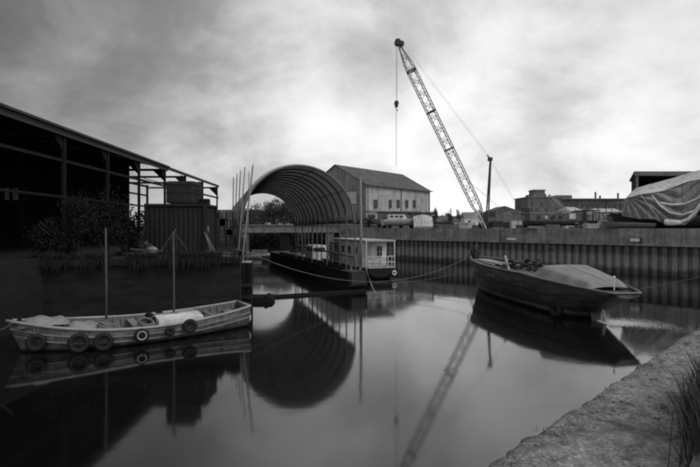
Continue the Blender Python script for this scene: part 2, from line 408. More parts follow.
# near quay: chipped concrete apron
E0 = Vector((.80, 3.0, 0)); et = Vector((.727, .686, 0)); en = Vector((.686, -.727, 0))
us = [-14, -9, -6, -4, -3, -2.4]; u = -1.9
while u < 9: us.append(u); u += .045+.012*max(0, u)
while u < 52: us.append(u); u += .6
vs_ = [0, .015, .04]; v = .08
while v < 4.2: vs_.append(v); v += .045+.01*v
vs_ += [5, 7, 10, 16, 30, 60]
mb = MB(); V = []
for iu, u in enumerate(us):
    chip = -.02+.05*abs(noise.noise(Vector((u*1.7, 0, 0))))+.035*noise.noise(Vector((u*7, 4, 0)))+.03*noise.noise(Vector((u*23, 9, 0)))
    deep = max(0, noise.noise(Vector((u*.9, 8, 2)))-.1)*.25
    for iv, v in enumerate(vs_):
        p = E0+et*u+en*(v+(chip)*max(0, 1-v/.5))
        z = 3.0+.018*noise.noise(p*2.2)+.010*noise.noise(p*9)+.006*noise.noise(p*31)
        z -= (.07*math.exp(-v/.05) + deep*.12*math.exp(-v/.25))
        V.append(Vector((p.x, p.y, z)))
nv = len(vs_); nu = len(us)
mb.add(V, [(i*nv+j, (i+1)*nv+j, (i+1)*nv+j+1, i*nv+j+1) for i in range(nu-1) for j in range(nv-1)])
W = []
for i, u in enumerate(us):
    top = V[i*nv]
    for k, zz_ in enumerate((0, .15, .5, 1.2, 2.2, 4.2)):
        q = top+en*(.03*noise.noise(Vector((u*3, zz_*3, 1)))*(k > 0)); W.append(Vector((q.x, q.y, top.z-zz_)))
mb.add(W, [(i*6+j, i*6+j+1, (i+1)*6+j+1, (i+1)*6+j) for i in range(nu-1) for j in range(5)])
struct(mb.build('quay_pavement', 'quay', smooth=True), 'worn pitted concrete quay edge in the foreground')
mb = MB()
for k in range(900):
    u = rnd.uniform(-1.8, 9)**1; v = abs(rnd.gauss(0, .9))
    p = E0+et*u+en*(v+.12); r = rnd.choice((.003, .004, .005, .007, .009, .014))
    mb.blob((p.x, p.y, 3.0+r*.3), (r*rnd.uniform(.8, 1.6), r*rnd.uniform(.8, 1.4), r*.8), k, 4, .5)
stuff(mb.build('gravel', 'concrete'), 'loose chips and pebbles on the foreground quay', 'gravel')
mb = MB()
def tuft(mbx, c, n, h, spread, lean=0, w=.006):
    for k in range(n):
        a = rnd.uniform(0, 6.28); r = abs(rnd.gauss(0, spread)); b0 = Vector((c[0]+math.cos(a)*r, c[1]+math.sin(a)*r, c[2]))
        hh = h*rnd.uniform(.35, 1.1); a2 = rnd.uniform(0, 6.28); lz = rnd.uniform(.15, .75)*hh
        tip = b0+Vector((math.cos(a2)*lz-lean*hh, math.sin(a2)*lz, hh)); mid = b0.lerp(tip, .5)+Vector((0, 0, .14*hh))
        s = Vector((math.sin(a2), -math.cos(a2), 0))*w
        mbx.add([b0-s, b0+s, mid+s*.8, mid-s*.8, tip], [(0, 1, 2, 3), (3, 2, 4)])
for k in range(70):
    u = rnd.uniform(-.5, 8); v = rnd.choice((abs(rnd.gauss(.1, .12)), rnd.uniform(.3, 3)))
    p = E0+et*u+en*(v+.05); tuft(mb, (p.x, p.y, 2.99), rnd.randint(8, 26), rnd.uniform(.012, .04), .05, w=.0018)
for k in range(46):
    u = rnd.choice((rnd.gauss(-.35, .22), rnd.gauss(3.2, .5), rnd.uniform(.2, 6))); p = E0+et*u+en*(.09+abs(rnd.gauss(0, .07)))
    tuft(mb, (p.x, p.y, 2.96), 60, rnd.uniform(.02, .05), .035, w=.003)
for k in range(40):
    p = E0+et*rnd.uniform(.6, 5)+en*rnd.uniform(.5, 1.6); tuft(mb, (p.x, p.y, 2.98), 40, rnd.uniform(.03, .08), .06, w=.002)
stuff(mb.build('grass', 'grass'), 'low grass and moss creeping over the quay concrete', 'grass')
bs = thing('dry_shrub', 'dark spiky grass clump at the right edge of the foreground quay', 'plant', (2.62, 3.35, 3))
mb = MB()
for k in range(13): yy = rnd.uniform(2.9, 4.3); tuft(mb, (yy*.745+abs(rnd.gauss(.0, .14)), yy, 2.98), 200, rnd.uniform(.32, .6), .08, .05, .0035)
mb.build('blades', 'grass', bs)
mb = MB()
for k in range(9):
    a = rnd.uniform(0, 6.28); b0 = Vector((2.9+rnd.gauss(.1, .1), 3.7+rnd.gauss(0, .2), 2.98))
    t1 = b0+Vector((math.cos(a)*.15, math.sin(a)*.2, rnd.uniform(.4, .6))); mb.tube([b0, b0.lerp(t1, .5)+Vector((0, 0, .05)), t1], [.005, .004, .002], 4)
mb.build('stalk', 'bark', bs)
mb = MB(); mb.bar((1.68, 2.3, 3.05), (3.22, 4.05, 3.05), .15, .13)
one(mb, 'timber_baulk', 'steel', 'grey squared timber baulk lying in the bottom right corner', 'timber', (2.2, 2.7, 3))

# ------------------------------------------------------------------ boats
def loft_hull(mbx, L, half, sheer, keel, nst=30, nse=9, full=2.2, rake=0, scale=1.0, floor=None, transom=True, counter=0):
    """stations along x: 0 = stern .. L = bow. returns gunwale points (port, starboard)."""
    rows = []; gp = []; gs = []
    for i in range(nst+1):
        s = i/nst; b_ = half(s)*scale; zs = sheer(s); zk = keel(s)
        if floor is not None: zk = max(zk, floor)
        row = []
        for side in (1, -1):
            seq = range(nse+1) if side == 1 else range(nse-1, -1, -1)
            for j in seq:
                q = j/nse                      # 0 gunwale -> 1 keel
                z = zs+(zk-zs)*(q**.9)
                y = b_*(1-q**full)**(1/1.6)
                xx = s*L + rake*(s**3)*((z-zk)/(max(.1, zs-zk))-1)*1.0
                row.append(Vector((xx, side*y, z)))
        rows.append(row); gp.append(row[0]); gs.append(row[-1])
    n = len(rows[0]); k0 = [p for r in rows for p in r]
    fs = [(i*n+j, i*n+j+1, (i+1)*n+j+1, (i+1)*n+j) for i in range(nst) for j in range(n-1)]
    if transom: fs.append(tuple(range(n)))
    mbx.add(k0, fs); return gp, gs, rows

# --- open boat on the left
LBs = Vector((-4.95, 22.0, 0)); LBb = Vector((-12.35, 17.0, 0)); LBL = (LBb-LBs).length
rz = math.atan2(LBb.y-LBs.y, LBb.x-LBs.x)
lb = thing('open_workboat', 'open clinker wooden workboat with two bare masts and tyre fenders beside the dark quay wall', 'boat', LBs, rz)
LM = Matrix.Translation(LBs) @ Matrix.Rotation(rz, 4, 'Z')
half = lambda s: 1.55*(math.sin(min(1, (s+.28)/.78)*math.pi/2))*(1 if s < .55 else max(0.02, 1-((s-.55)/.45)**2.3))
sheer = lambda s: .64+.33*(1-min(1, s/.5))**2*1.0+(.52*((s-.45)/.55)**2 if s > .45 else 0)
keel = lambda s: -.35+.22*(1-s)**3+(.5*max(0, s-.8)/.2)**2
mb = MB(); gp, gs, rows = loft_hull(mb, LBL, half, sheer, keel, 34, 10, 2.6, .5); mb.build('hull', 'boatpaint', lb, world=False, smooth=True)
mb = MB(); loft_hull(mb, LBL*.985, lambda s: half(s)*.93, lambda s: sheer(s)+.0, keel, 34, 8, 3.0, .5, floor=.12)
for p in mb.v: p.x += .06
mb.build('lining', 'boatin', lb, world=False, smooth=True)
mb = MB(); up = Vector((0, 0, .02)); mb.tube([p+up for p in gp], .055, 6); mb.tube([p+up for p in gs], .055, 6); mb.tube([gp[0]+up, gs[0]+up], .06, 6)
mb.build('gunwale', 'gunwale', lb, world=False, smooth=True)
n = len(rows[0])
for q in (2, 4):
    mb = MB(); mb.tube([r[q]+Vector((0, .015, 0)) for r in rows], .028, 5); mb.tube([r[n-1-q]-Vector((0, .015, 0)) for r in rows], .028, 5)
    mb.build('rubbing_strake', 'strake', lb, world=False)
def across(s, z, w, th, name, mat, fr=.9):
    MB().box((s*LBL, 0, z), (w, 2*half(s)*fr, th)).build(name, mat, lb, world=False)
across(.06, .62, .42, .05, 'thwart', 'wood'); across(.52, .55, .3, .05, 'thwart', 'wood'); across(.17, .62, .14, .06, 'thwart', 'wood')
mb = MB()
for k in range(24): 
    s = .03+k*.035; b_ = half(s)*.90
    for sd in (1, -1): MB().bar((s*LBL, sd*b_*.985, sheer(s)-.03), (s*LBL, sd*b_*.72, .16), .045).build('frame', 'boatin', lb, world=False)
mb = MB()                                                        # engine hatch with a pale curved top
hx0, hx1 = .24*LBL, .44*LBL
for k in range(10):
    u0 = -1+k*.2; u1 = u0+.2; f_ = lambda u: .88-.10*u*u
    mb.add([(hx0, u0*.95, f_(u0)), (hx1, u0*.95, f_(u0)-.02), (hx1, u1*.95, f_(u1)-.02), (hx0, u1*.95, f_(u1)), (hx0, u0*.95, .15), (hx1, u0*.95, .15), (hx1, u1*.95, .15), (hx0, u1*.95, .15)],
           [(0, 3, 2, 1), (0, 1, 5, 4), (2, 3, 7, 6), (0, 4, 7, 3), (1, 2, 6, 5)])
hb = mb.build('engine_hatch', 'white', lb, world=False)
MB().box(((hx0+hx1)/2, 0, .895), (hx1-hx0+.05, .12, .03)).build('hatch_batten', 'wood', hb, world=False)
mb = MB(); loft = [(0, 0), (.98, 0)]
for k in range(8):                                               # foredeck
    s0 = .80+k*.024; s1 = s0+.024
    mb.add([(s0*LBL, half(s0)*.92, sheer(s0)-.03), (s1*LBL, half(s1)*.92, sheer(s1)-.03), (s1*LBL, -half(s1)*.92, sheer(s1)-.03), (s0*LBL, -half(s0)*.92, sheer(s0)-.03)], [(0, 1, 2, 3)])
mb.build('foredeck', 'boatin', lb, world=False)
# masts: rear one (column 174) and front one (column 107)
def lb_local(px, off):            # local x of the centreline seen in column px
    r = (px-CX)/F; best = min((abs((LM @ Vector((x/100*LBL, off, 0))).x-(LM @ Vector((x/100*LBL, off, 0))).y*r), x/100) for x in range(0, 101)); return best[1]*LBL
for px, ytop, lab in ((174, 232, None), (107, 228, None)):
    x = lb_local(px, 0); w = LM @ Vector((x, 0, 0)); top = ZY(ytop, w.y)
    mb = MB(); mb.tube([(x, 0, .1), (x, 0, top*.5), (x+.02, 0, top)], [.05, .042, .03], 8); mb.build('mast', 'mastwood', lb, world=False, smooth=True)
    mb = MB(); mb.box((x, 0, .75), (.3, .5, .16)); mb.torus((x, 0, .85), (0, 0, 1), .15, .04); mb.build('mast_step', 'boatin', lb, world=False)
    if px == 174:
        mb = MB()
        for dx, dy in ((1.2, .9), (-.9, .8), (-.6, -1.0)): mb.tube([(x, 0, top+.0), (x+dx*.5, dy*.5, top-.75)], .012, 4)
        mb.tube([(x, 0, top), (x-.1, 0, top+.15)], .03, 5); mb.build('rigging', 'mastwood', lb, world=False)
mb = MB(); mb.tube([(.97*LBL, 0, .95), (LBL+.02, 0, 1.45)], .06, 6); mb.bar((.955*LBL, -.3, 1.2), (.955*LBL, .3, 1.2), .1); mb.build('bitts', 'darkwood', lb, world=False)
# gear lying in it
def heap(mbx, c, r, n, seed, sz=.16):
    for k in range(n):
        p = Vector(c)+Vector((rnd.gauss(0, r[0]), rnd.gauss(0, r[1]), abs(rnd.gauss(0, r[2]))))
        s = sz*rnd.uniform(.6, 1.3); mbx.blob(p, (s*1.3, s, s*.7), seed+k, 4, .5)
def put(local, zoff=0): return LM @ Vector(local)
def draped(c, rx, ry, h, ang, seed, nu=26, nv=18):
    mbx = MB(); c = Vector(c); R = Matrix.Rotation(ang, 3, 'Z')
    def fn(u, v):
        x = (u-.5)*2; y = (v-.5)*2; rr = min(1, max(abs(x)**2.2+abs(y)**2.2, 0))
        z = h*(1-rr**1.5)*(1+.35*noise.noise(Vector((x*2+seed, y*2, 0))))+.06*h*math.sin(x*9+3*y+seed)
        return c+R @ Vector((x*rx*(1+.08*noise.noise(Vector((y*3, seed, 1)))), y*ry, max(z, 0)))
    mbx.grid(fn, nu, nv); return mbx
p = put((.87*LBL, .1, sheer(.87)-.02)); one(draped(p, .8, .42, .3, rz, 2), 'folded_sail', 'canvas', 'pale crumpled sailcloth bundle on the bow of the open workboat', 'sailcloth', p, smooth=True)
p = put((.74*LBL, .1, .62)); one(draped(p, .7, .6, .28, rz, 5), 'tarpaulin_bundle', 'canvas', 'grey canvas heap just behind the bow of the open workboat', 'canvas', p, smooth=True)
def rope_coil(p, R, label, mat='rope', tilt=(0, 0, 1)):
    mbx = MB(); ax = Vector(tilt)
    for k in range(4): mbx.torus(Vector(p)+ax.normalized()*(.05+.045*k)+Vector((rnd.uniform(-.02, .02), rnd.uniform(-.02, .02), 0)), ax+Vector((rnd.uniform(-.1, .1), rnd.uniform(-.1, .1), 0)), R-.02*k, .035, 20, 6)
    return one(mbx, 'rope_coil', mat, label, 'rope', p, smooth=True)
x = lb_local(104, .3); rope_coil(put((x, .55, .62)), .3, 'pale rope coil lying at the foot of the forward mast', 'rope', (.3, .2, .8))
x = lb_local(146, .5); rope_coil(put((x, .75, .6)), .32, 'pale rope coil against the near gunwale amidships', 'rope', (.2, -.2, .8))
x = lb_local(158, .2); p = put((x, .1, .45)); mb = MB(); heap(mb, p+Vector((0, 0, .1)), (.25, .25, .12), 14, 50, .14); one(mb, 'gear_heap', 'darkwood', 'dark heap of gear ahead of the pale engine hatch', 'gear', p)
# tyres hung over the near side
for px, zc, R, lab in ((38, .42, .32, 'black tyre fender nearest the bow of the open workboat'), (80, .36, .36, 'large black tyre fender, left one of the adjoining pair'), (107, .34, .34, 'large black tyre fender, right one of the adjoining pair'), (143, .42, .27, 'worn tyre fender with pale ringed rim amidships'), (190, .55, .29, 'thick black tyre fender beside the pale engine hatch'), (172, .45, .2, 'small dark tyre fender just left of the thick one')):
    best = None
    for i, r in enumerate(rows):
        w = LM @ (r[3]); e = abs(CX+F*w.x/w.y-px)
        if best is None or e < best[0]: best = (e, i)
    r = rows[best[1]]; c = LM @ (Vector((r[2].x, r[1].y+.15, zc)))
    nx = LM.to_3x3() @ Vector((.1, 1, .12))
    t = thing('tyre_fender', lab, 'tyre', (c.x, c.y, c.z-R), 0, 'tyres hung along the open workboat')
    mb = MB(); mb.torus(c, nx, R-.09, .09, 26, 10); mb.build('tyre', 'rubber', t, smooth=True)
    if px == 143: mb = MB(); mb.torus(c+nx.normalized()*.09, nx, R-.12, .022, 26, 6); mb.build('pale_rim', 'offwhite', t, smooth=True)
    g = LM @ (r[0]); mb = MB(); mb.tube([c+Vector((0, 0, R-.1)), g], .014, 5); mb.build('lanyard', 'rope', t)
w = LM @ Vector((-.04, half(0)*.6, .42)); mb = MB(); mb.blob(w, (.12, .12, .22), 3, 7, .1)
one(mb, 'buoy_fender', 'white', 'small white fender hanging on the transom of the open workboat', 'fender', (w.x, w.y, w.z-.2), smooth=True)

# --- dark launch on the right
RBs = P(628, 294, 21.0); RBs.z = 0; RBb = Vector((9.55, 37.0, 0)); RL = (RBb-RBs).length
rz2 = math.atan2(RBb.y-RBs.y, RBb.x-RBs.x)
rb = thing('dark_launch', 'large dark wooden launch with a pleated canvas cover over its stern, by the piled wall', 'boat', RBs, rz2)
RM = Matrix.Translation(RBs) @ Matrix.Rotation(rz2, 4, 'Z')
half2 = lambda s: 1.95*math.sin(min(1, (s+.045)/.43)*math.pi/2)**.62*(1 if s < .5 else max(.015, 1-((s-.5)/.5)**2.4))
sheer2 = lambda s: 1.60+.42*min(1, s/.35)+.32*max(0, (s-.4)/.6)**1.6
keel2 = lambda s: (1.36-(s/.22)*1.75 if s < .22 else -.39) if s > 0 else 1.36
wl2 = lambda s: .52+.1*max(0, s-.5)
mb = MB(); gp2, gs2, rows2 = loft_hull(mb, RL, half2, sheer2, lambda s: max(keel2(s), -.5), 60, 14, 2.3, 1.3)
hl = mb.build('hull', 'hull', rb, world=False, smooth=True)
# boot topping and planking on the hull material
m, nt, b = new_mat('tarred_hull_with_boot_top')
t_ = nt.nodes.new('ShaderNodeTexCoord'); s_ = nt.nodes.new('ShaderNodeSeparateXYZ'); nt.links.new(t_.outputs['Object'], s_.inputs[0])
zn = mth(nt, 'ADD', s_.outputs[2], mth(nt, 'MULTIPLY', noise_tex(nt, objvec(nt, (1, 1, 3)), 1.5, 5, .7), .08))
base = ramp(nt, mth(nt, 'DIVIDE', zn, 3.0), [(.0, .04), (.06, .06), (.075, .22), (.135, .2), (.155, .045), (.7, .07)])
nz = ramp(nt, noise_tex(nt, objvec(nt, (.35, 1, 2.4)), 2.2, 8, .72), [(.3, .35), (.5, .8), (.6, 1.5), (.74, 3.2)])
wv = mth(nt, 'FRACT', mth(nt, 'MULTIPLY', s_.outputs[2], 6.2)); seam = ramp(nt, wv, [(0, .55), (.08, 1), (.92, 1), (1, .55)])
mx = nt.nodes.new('ShaderNodeMix'); mx.data_type = 'RGBA'; mx.blend_type = 'MULTIPLY'; mx.inputs[0].default_value = 1
nt.links.new(base, mx.inputs[6]); nt.links.new(nz, mx.inputs[7])
mx2 = nt.nodes.new('ShaderNodeMix'); mx2.data_type = 'RGBA'; mx2.blend_type = 'MULTIPLY'; mx2.inputs[0].default_value = 1
nt.links.new(mx.outputs[2], mx2.inputs[6]); nt.links.new(seam, mx2.inputs[7])
nt.links.new(mx2.outputs[2], b.inputs['Base Color']); b.inputs['Roughness'].default_value = .6
bn = nt.nodes.new('ShaderNodeBump'); bn.inputs['Strength'].default_value = .5; bn.inputs['Distance'].default_value = .02
nt.links.new(seam, bn.inputs['Height']); nt.links.new(bn.outputs[0], b.inputs['Normal'])
hl.data.materials[0] = m
mb = MB(); mb.tube([p+Vector((0, .03, 0)) for p in reversed(gp2)]+[p-Vector((0, .03, 0)) for p in gs2], .05, 6); mb.build('gunwale', 'strake', rb, world=False, smooth=True)
mb = MB(); mb.tube([r[4]+Vector((0, .03, 0)) for r in rows2[6:]], .045, 5); mb.tube([r[-5]-Vector((0, .03, 0)) for r in rows2[6:]], .045, 5); mb.build('rubbing_strake', 'hull', rb, world=False)
mb = MB()
for i in range(60):
    a, b_, c, d = gp2[i], gs2[i], gs2[i+1], gp2[i+1]; z = Vector((0, 0, -.16)); mb.add([a+z, b_+z, c+z, d+z], [(0, 1, 2, 3)])
mb.build('deck', 'boatin', rb, world=False)
# pleated canvas cover over the after part
def cover(u, v):
    s = .07+u*.215; hb_ = half2(s)*.86; q = (v-.5)*2
    end = min(1, u/.10)**.6*min(1, (1-u)/.04)**.8
    top = sheer2(s)+.06+(.22+.34*u)*end
    y = math.copysign(min(1, abs(q)*1.9)**.8, q)*hb_*(.80+.2*max(0, abs(q)*2-1)) if abs(q) > 0 else 0
    z = top-(max(0, abs(q)-.5)*2)**1.0*(top-sheer2(s)-.02)-.05*min(1, abs(q)*2)**2
    pl = .075*(1-2*abs(math.sin(u*50+.5*math.sin(u*31))))*min(1, abs(q)*2)*(1 if abs(q) > .2 else 0)
    return Vector((s*RL+.01*math.sin(u*60), y+math.copysign(pl, q), z))
mb = MB(); mb.grid(cover, 260, 24); cv = mb.build('canvas_cover', 'canvas', rb, world=False, smooth=True)
mb = MB(); mb.tube([cover(.05+.93*i/20, .5)+Vector((0, 0, .02)) for i in range(21)], .03, 5); mb.build('ridge_lath', 'offwhite', cv, world=False)
mb = MB(); mb.bar((.06*RL, -.1, 1.6), (.06*RL, -.1, 2.15), .035); mb.blob((.06*RL, -.1, 2.2), (.06, .06, .08), 1, 6, 0); mb.build('stern_lamp', 'white', rb, world=False)
mb = MB(); mb.bar((.115*RL, 0, -.8), (.135*RL, 0, .75), .08, .5); mb.build('rudder', 'hulllow', rb, world=False)
# foredeck clutter
def R2(s, y, z): return Vector((s*RL, y, z))
mb = MB(); 
for k in range(7): mb.bar(R2(.62+.01*k, .3+.16*k-.5, 2.02+.05*(k % 3)), R2(.86+.008*k, .1+.08*k-.4, 2.15+.04*(k % 2)), .14, .06)
w = RM @ R2(.7, 0, 1.95); mb.v = [RM @ p for p in mb.v]; one(mb, 'plank_stack', 'palewood', 'loose pale planks lying on the foredeck of the dark launch', 'planks', w)
mb = MB(); heap(mb, RM @ R2(.58, 0, 1.95), (.75, .9, .2), 60, 90, .12); one(mb, 'gear_heap', 'rubber', 'dark heap of nets and gear amidships in the launch', 'gear', RM @ R2(.58, 0, 1.9))
mb = MB(); mb.bar(RM @ R2(.545, .9, 1.9), RM @ R2(.565, 1.0, 2.75), .13, .08); one(mb, 'leaning_post', 'palewood', 'pale stub post leaning upright amidships in the launch', 'post', RM @ R2(.545, .9, 1.9))
mb = MB()
for k in range(5): mb.torus(RM @ R2(.965, .05, 2.45+.07*k), Vector((.25, -.6, .35))+Vector((rnd.uniform(-.3, .3), rnd.uniform(-.2, .2), rnd.uniform(-.2, .2))), .28-.01*k, .06, 18, 7)
one(mb, 'rope_coil', 'rubber', 'dark rope and tyre bundle hung over the bow of the launch', 'rope', RM @ R2(.965, 0, 2.2), smooth=True)
mb = MB(); mb.torus(RM @ R2(.98, .2, 2.42), (.1, -1, .1), .3, .03, 18, 6); one(mb, 'mooring_loop', 'rope', 'pale rope loop over the stem of the launch', 'rope', RM @ R2(.98, .2, 2.1))
mb = MB(); mb.tube([R2(.955, 0, 2.2), R2(.955, 0, 3.35)], .03, 6); mb.tube([R2(.955, -.25, 3.1), R2(.955, .25, 3.1)], .015, 5); mb.build('jackstaff', 'steel', rb, world=False)
# faded illegible lettering along the bow
mb = MB()
for s0, n_, hz_ in ((.80, 9, 1.62), (.60, 7, 1.52)):
    x = s0*RL
    for k in range(n_):
        if k == 4: x -= .12; continue
        i = min(59, int(x/RL*60)); r = rows2[i]; pa = min(r[:14], key=lambda p: abs(p.z-hz_))
        hh = .16; mb.box((x, pa.y+.035, hz_), (.03, .012, hh)); mb.box((x-.04, pa.y+.035, hz_+(.06 if k % 2 else -.06)), (.08, .012, .03)); x -= .17
mb.build('lettering', 'mark', rb, world=False)
w = RM @ R2(.20, 1.35, .35); mb = MB(); mb.torus(w, RM.to_3x3() @ Vector((0, 1, .15)), .27, .13, 22, 10); 
t = thing('tyre_fender', 'black tyre hanging at the waterline under the launch stern', 'tyre', w-Vector((0, 0, .35))); mb.build('tyre', 'rubber', t, smooth=True)
mb = MB(); mb.tube([w+Vector((0, 0, .25)), RM @ R2(.2, 1.6, 1.8)], .015, 5); mb.build('lanyard', 'rope', t)
# bilge water pouring from the launch stern and its foam trailing away over the basin
sx0 = P(594, 299, 22.6)
mb = MB(); mb.tube([sx0, sx0+Vector((.25, -.02, -.12)), sx0+Vector((.42, -.03, -.55)), Vector((sx0.x+.5, sx0.y-.03, .02))], [.035, .045, .06, .10], 8)
one(mb, 'bilge_outflow', 'foam', 'short white stream of water falling from under the launch stern', 'water jet', (sx0.x+.4, sx0.y, 0), smooth=True)
mb = MB()
for k in range(9000):
    t = rnd.random()**1.8; c = Vector((sx0.x+.45+t*2.9, sx0.y-.05-.55*t*t, 0)); wd_ = .45+1.5*t
    p = c+Vector((rnd.gauss(0, .06), rnd.gauss(0, wd_*.5), 0)); r = rnd.uniform(.006, .024)*(1-.75*t); h = r*.5+.03*max(0, 1-t*4)*rnd.random()
    mb.add([p+Vector((-r*1.6, 0, .001)), p+Vector((0, -r, .001)), p+Vector((r*1.6, 0, .001)), p+Vector((0, r, .001)), p+Vector((0, 0, h+.002))], [(0, 1, 4), (1, 2, 4), (2, 3, 4), (3, 0, 4)])
stuff(mb.build('foam', 'foam'), 'pale streak of foam trailing over the water behind the launch stern', 'foam')

# --- lighter (dark barge) under the vault
BA = Vector((1.07, 33.8, 0)); bd = Vector((-.345, .939, 0)).normalized(); br_ = Vector((bd.y, -bd.x, 0))
rz3 = math.atan2(bd.y, bd.x)
bg = thing('dark_lighter', 'long narrow black steel lighter floating under the barrel vault', 'barge', BA-br_*.5, rz3)
L3 = 30; mb = MB()          # local: x along (away), +y = left/camera side
wb = .68
prof = [(-.0, .35), (.9, -.2), (L3-.9, -.2), (L3, .4)]
for i in range(3):
    (x0, k0), (x1, k1) = prof[i], prof[i+1]
    mb.add([(x0, wb, 1.36), (x1, wb, 1.36), (x1, wb, k1), (x0, wb, k0), (x0, -wb, 1.36), (x1, -wb, 1.36), (x1, -wb, k1), (x0, -wb, k0)], [(0, 1, 2, 3), (4, 7, 6, 5), (3, 2, 6, 7)])
mb.add([(0, wb, 1.36), (0, wb, .35), (0, -wb, .35), (0, -wb, 1.36)], [(0, 1, 2, 3)])
mb.add([(0, wb, 1.3), (L3, wb, 1.3), (L3, wb-.2, 1.3), (0, wb-.2, 1.3), (0, -wb, 1.3), (L3, -wb, 1.3), (L3, .2-wb, 1.3), (0, .2-wb, 1.3)], [(0, 3, 2, 1), (4, 5, 6, 7)])
mb.add([(.02, wb-.2, 1.3), (L3, wb-.2, 1.3), (L3, wb-.2, .3), (.02, wb-.2, .3), (.02, .2-wb, 1.3), (L3, .2-wb, 1.3), (L3, .2-wb, .3), (.02, .2-wb, .3)], [(0, 1, 2, 3), (4, 7, 6, 5), (2, 6, 7, 3)])
mb.build('hull', 'black', bg, world=False)
MB().box((1.1, 0, 1.34), (2.2, 2*wb-.06, .06)).build('end_deck', 'darksteel', bg, world=False)
mb = MB(); mb.box((L3/2, wb+.04, 1.33), (L3, .1, .14)); mb.box((L3/2, -wb-.04, 1.33), (L3, .1, .14)); mb.build('rubbing_band', 'darkwood', bg, world=False)
MB().box((-.03, 0, .9), (.08, 2*wb-.3, .85)).build('bow_plate', 'darksteel', bg, world=False)
for y in (.35, -.35):
    mb = MB(); mb.cyl((.6, y, 1.34), (.6, y, 1.75), .1); mb.cyl((.6, y, 1.75), (.6, y, 1.8), .15); mb.build('bollard', 'steel', bg, world=False)

# --- houseboat with white cabin beyond it
hs = Vector((2.75, 41.4, 0)); rz4 = math.atan2(bd.y, bd.x)
hb = thing('houseboat', 'flat-roofed houseboat with a white cabin end and railed stern deck', 'houseboat', hs, rz4)
mb = MB(); g1, g2, rw = loft_hull(mb, 16, lambda s: 1.55*min(1, (s+.06)/.12)**.4*(1 if s < .8 else max(.05, 1-((s-.8)/.2)**2)), lambda s: 1.02+.1*s, lambda s: .15 if s < .02 else -.3, 24, 8, 3.4, .4); mb.build('hull', 'black', hb, world=False, smooth=False)
mb = MB(); 
for i in range(24): a, b_, c, d = g1[i], g2[i], g2[i+1], g1[i+1]; mb.add([a, b_, c, d], [(0, 1, 2, 3)])
mb.build('deck', 'steel', hb, world=False)
mb = MB(); mb.tube([p+Vector((0, .02, 0)) for p in g1], .05, 5); mb.tube([p-Vector((0, .02, 0)) for p in g2], .05, 5); mb.tube([g1[0], g2[0]], .05, 5); mb.build('gunwale', 'offwhite', hb, world=False)
MB().box((4.2, .1, 2.18), (5.4, 2.5, 2.3)).build('cabin', 'white', hb, world=False)
MB().box((9.0, .1, 2.05), (4.1, 2.3, 2.0)).build('fore_cabin', 'tarpdark', hb, world=False)
mb = MB(); mb.box((4.9, 0, 3.39), (9.4, 3.0, .1)); mb.box((4.9, 0, 3.30), (9.2, 2.8, .08)); mb.build('roof', 'offwhite', hb, world=False)
for y, w_, h_, zc in ((-.45, .42, .95, 2.35),):
    f_ = MB().box((1.485, y, zc), (.05, w_+.14, h_+.14)).build('window', 'offwhite', hb, world=False)
    MB().box((1.45, y, zc), (.04, w_, h_)).build('pane', 'glass', f_, world=False)
    MB().box((1.42, y, zc), (.03, .03, h_)).box((1.42, y, zc), (.028, w_, .03)).build('glazing_bar', 'white', f_, world=False)
for x in (2.6, 4.4, 6.1, 8.2, 9.8):
    f_ = MB().box((x, 1.372 if x < 7 else 1.27, 2.5), (.75, .04, .7)).build('window', 'offwhite', hb, world=False)
    MB().box((x, 1.40 if x < 7 else 1.30, 2.5), (.6, .04, .55)).build('pane', 'glass', f_, world=False)
MB().box((1.47, .75, 1.98), (.06, .66, 1.85)).build('door', 'offwhite', hb, world=False)
mb = MB()
for y in (-1.35, -.7, 0, .7, 1.35):
    mb.bar((.15, y, 1.0), (.15, y, 2.0), .05)
for z in (1.5, 2.0): mb.bar((.15, -1.35, z), (.15, 1.35, z), .05); mb.bar((.15, -1.35, z), (1.5, -1.4, z), .05)
mb.bar((.8, -1.38, 1.0), (.8, -1.38, 2.0), .05); mb.build('railing', 'white', hb, world=False)
for y in (-1.35, 1.35): MB().bar((.2, y, 1), (.2, y, 3.3), .07).build('roof_post', 'white', hb, world=False)
MB().box((.22, .55, 1.42), (.05, 1.3, .62)).build('rail_panel', 'offwhite', hb, world=False)
w = Matrix.Translation(hs) @ Matrix.Rotation(rz4, 4, 'Z') @ Vector((-.2, -1.15, .55))
mb = MB(); mb.torus(w, (.3, -1, 0), .16, .07, 18, 8); one(mb, 'ring_fender', 'white', 'white ring fender hung on the houseboat stern', 'fender', w-Vector((0, 0, .23)), smooth=True)
# white cruiser ahead
cr = thing('white_cruiser', 'small white cabin cruiser moored between the lighter and the houseboat', 'boat', P(322, 262, 52).xy.to_3d(), rz4)
mb = MB(); g1, g2, rw = loft_hull(mb, 7, lambda s: 1.1*(1 if s < .5 else max(.04, 1-((s-.5)/.5)**2.2)), lambda s: .9+.35*s, lambda s: -.2, 16, 7, 2.6, .6); mb.build('hull', 'white', cr, world=False, smooth=True)
mb = MB(); 
for i in range(16): mb.add([g1[i], g2[i], g2[i+1], g1[i+1]], [(0, 1, 2, 3)])
mb.build('deck', 'offwhite', cr, world=False)
mb = MB(); mb.prism([(.9, -.85), (4.6, -.75), (4.6, .75), (.9, .85)], .95, 2.55); k = len(mb.v)
for i in (5, 6): mb.v[i+0] = mb.v[i] - Vector((.7, 0, 0)) if i == 5 else mb.v[i]-Vector((.7, 0, 0))
mb.build('cabin', 'white', cr, world=False)
for y in (.9, -.9):
    for x in (1.6, 2.9): MB().box((x, y*.93, 2.1), (.8, .06, .45)).build('window', 'glass', cr, world=False)
MB().box((.88, 0, 2.1), (.04, 1.2, .45)).build('window', 'glass', cr, world=False)

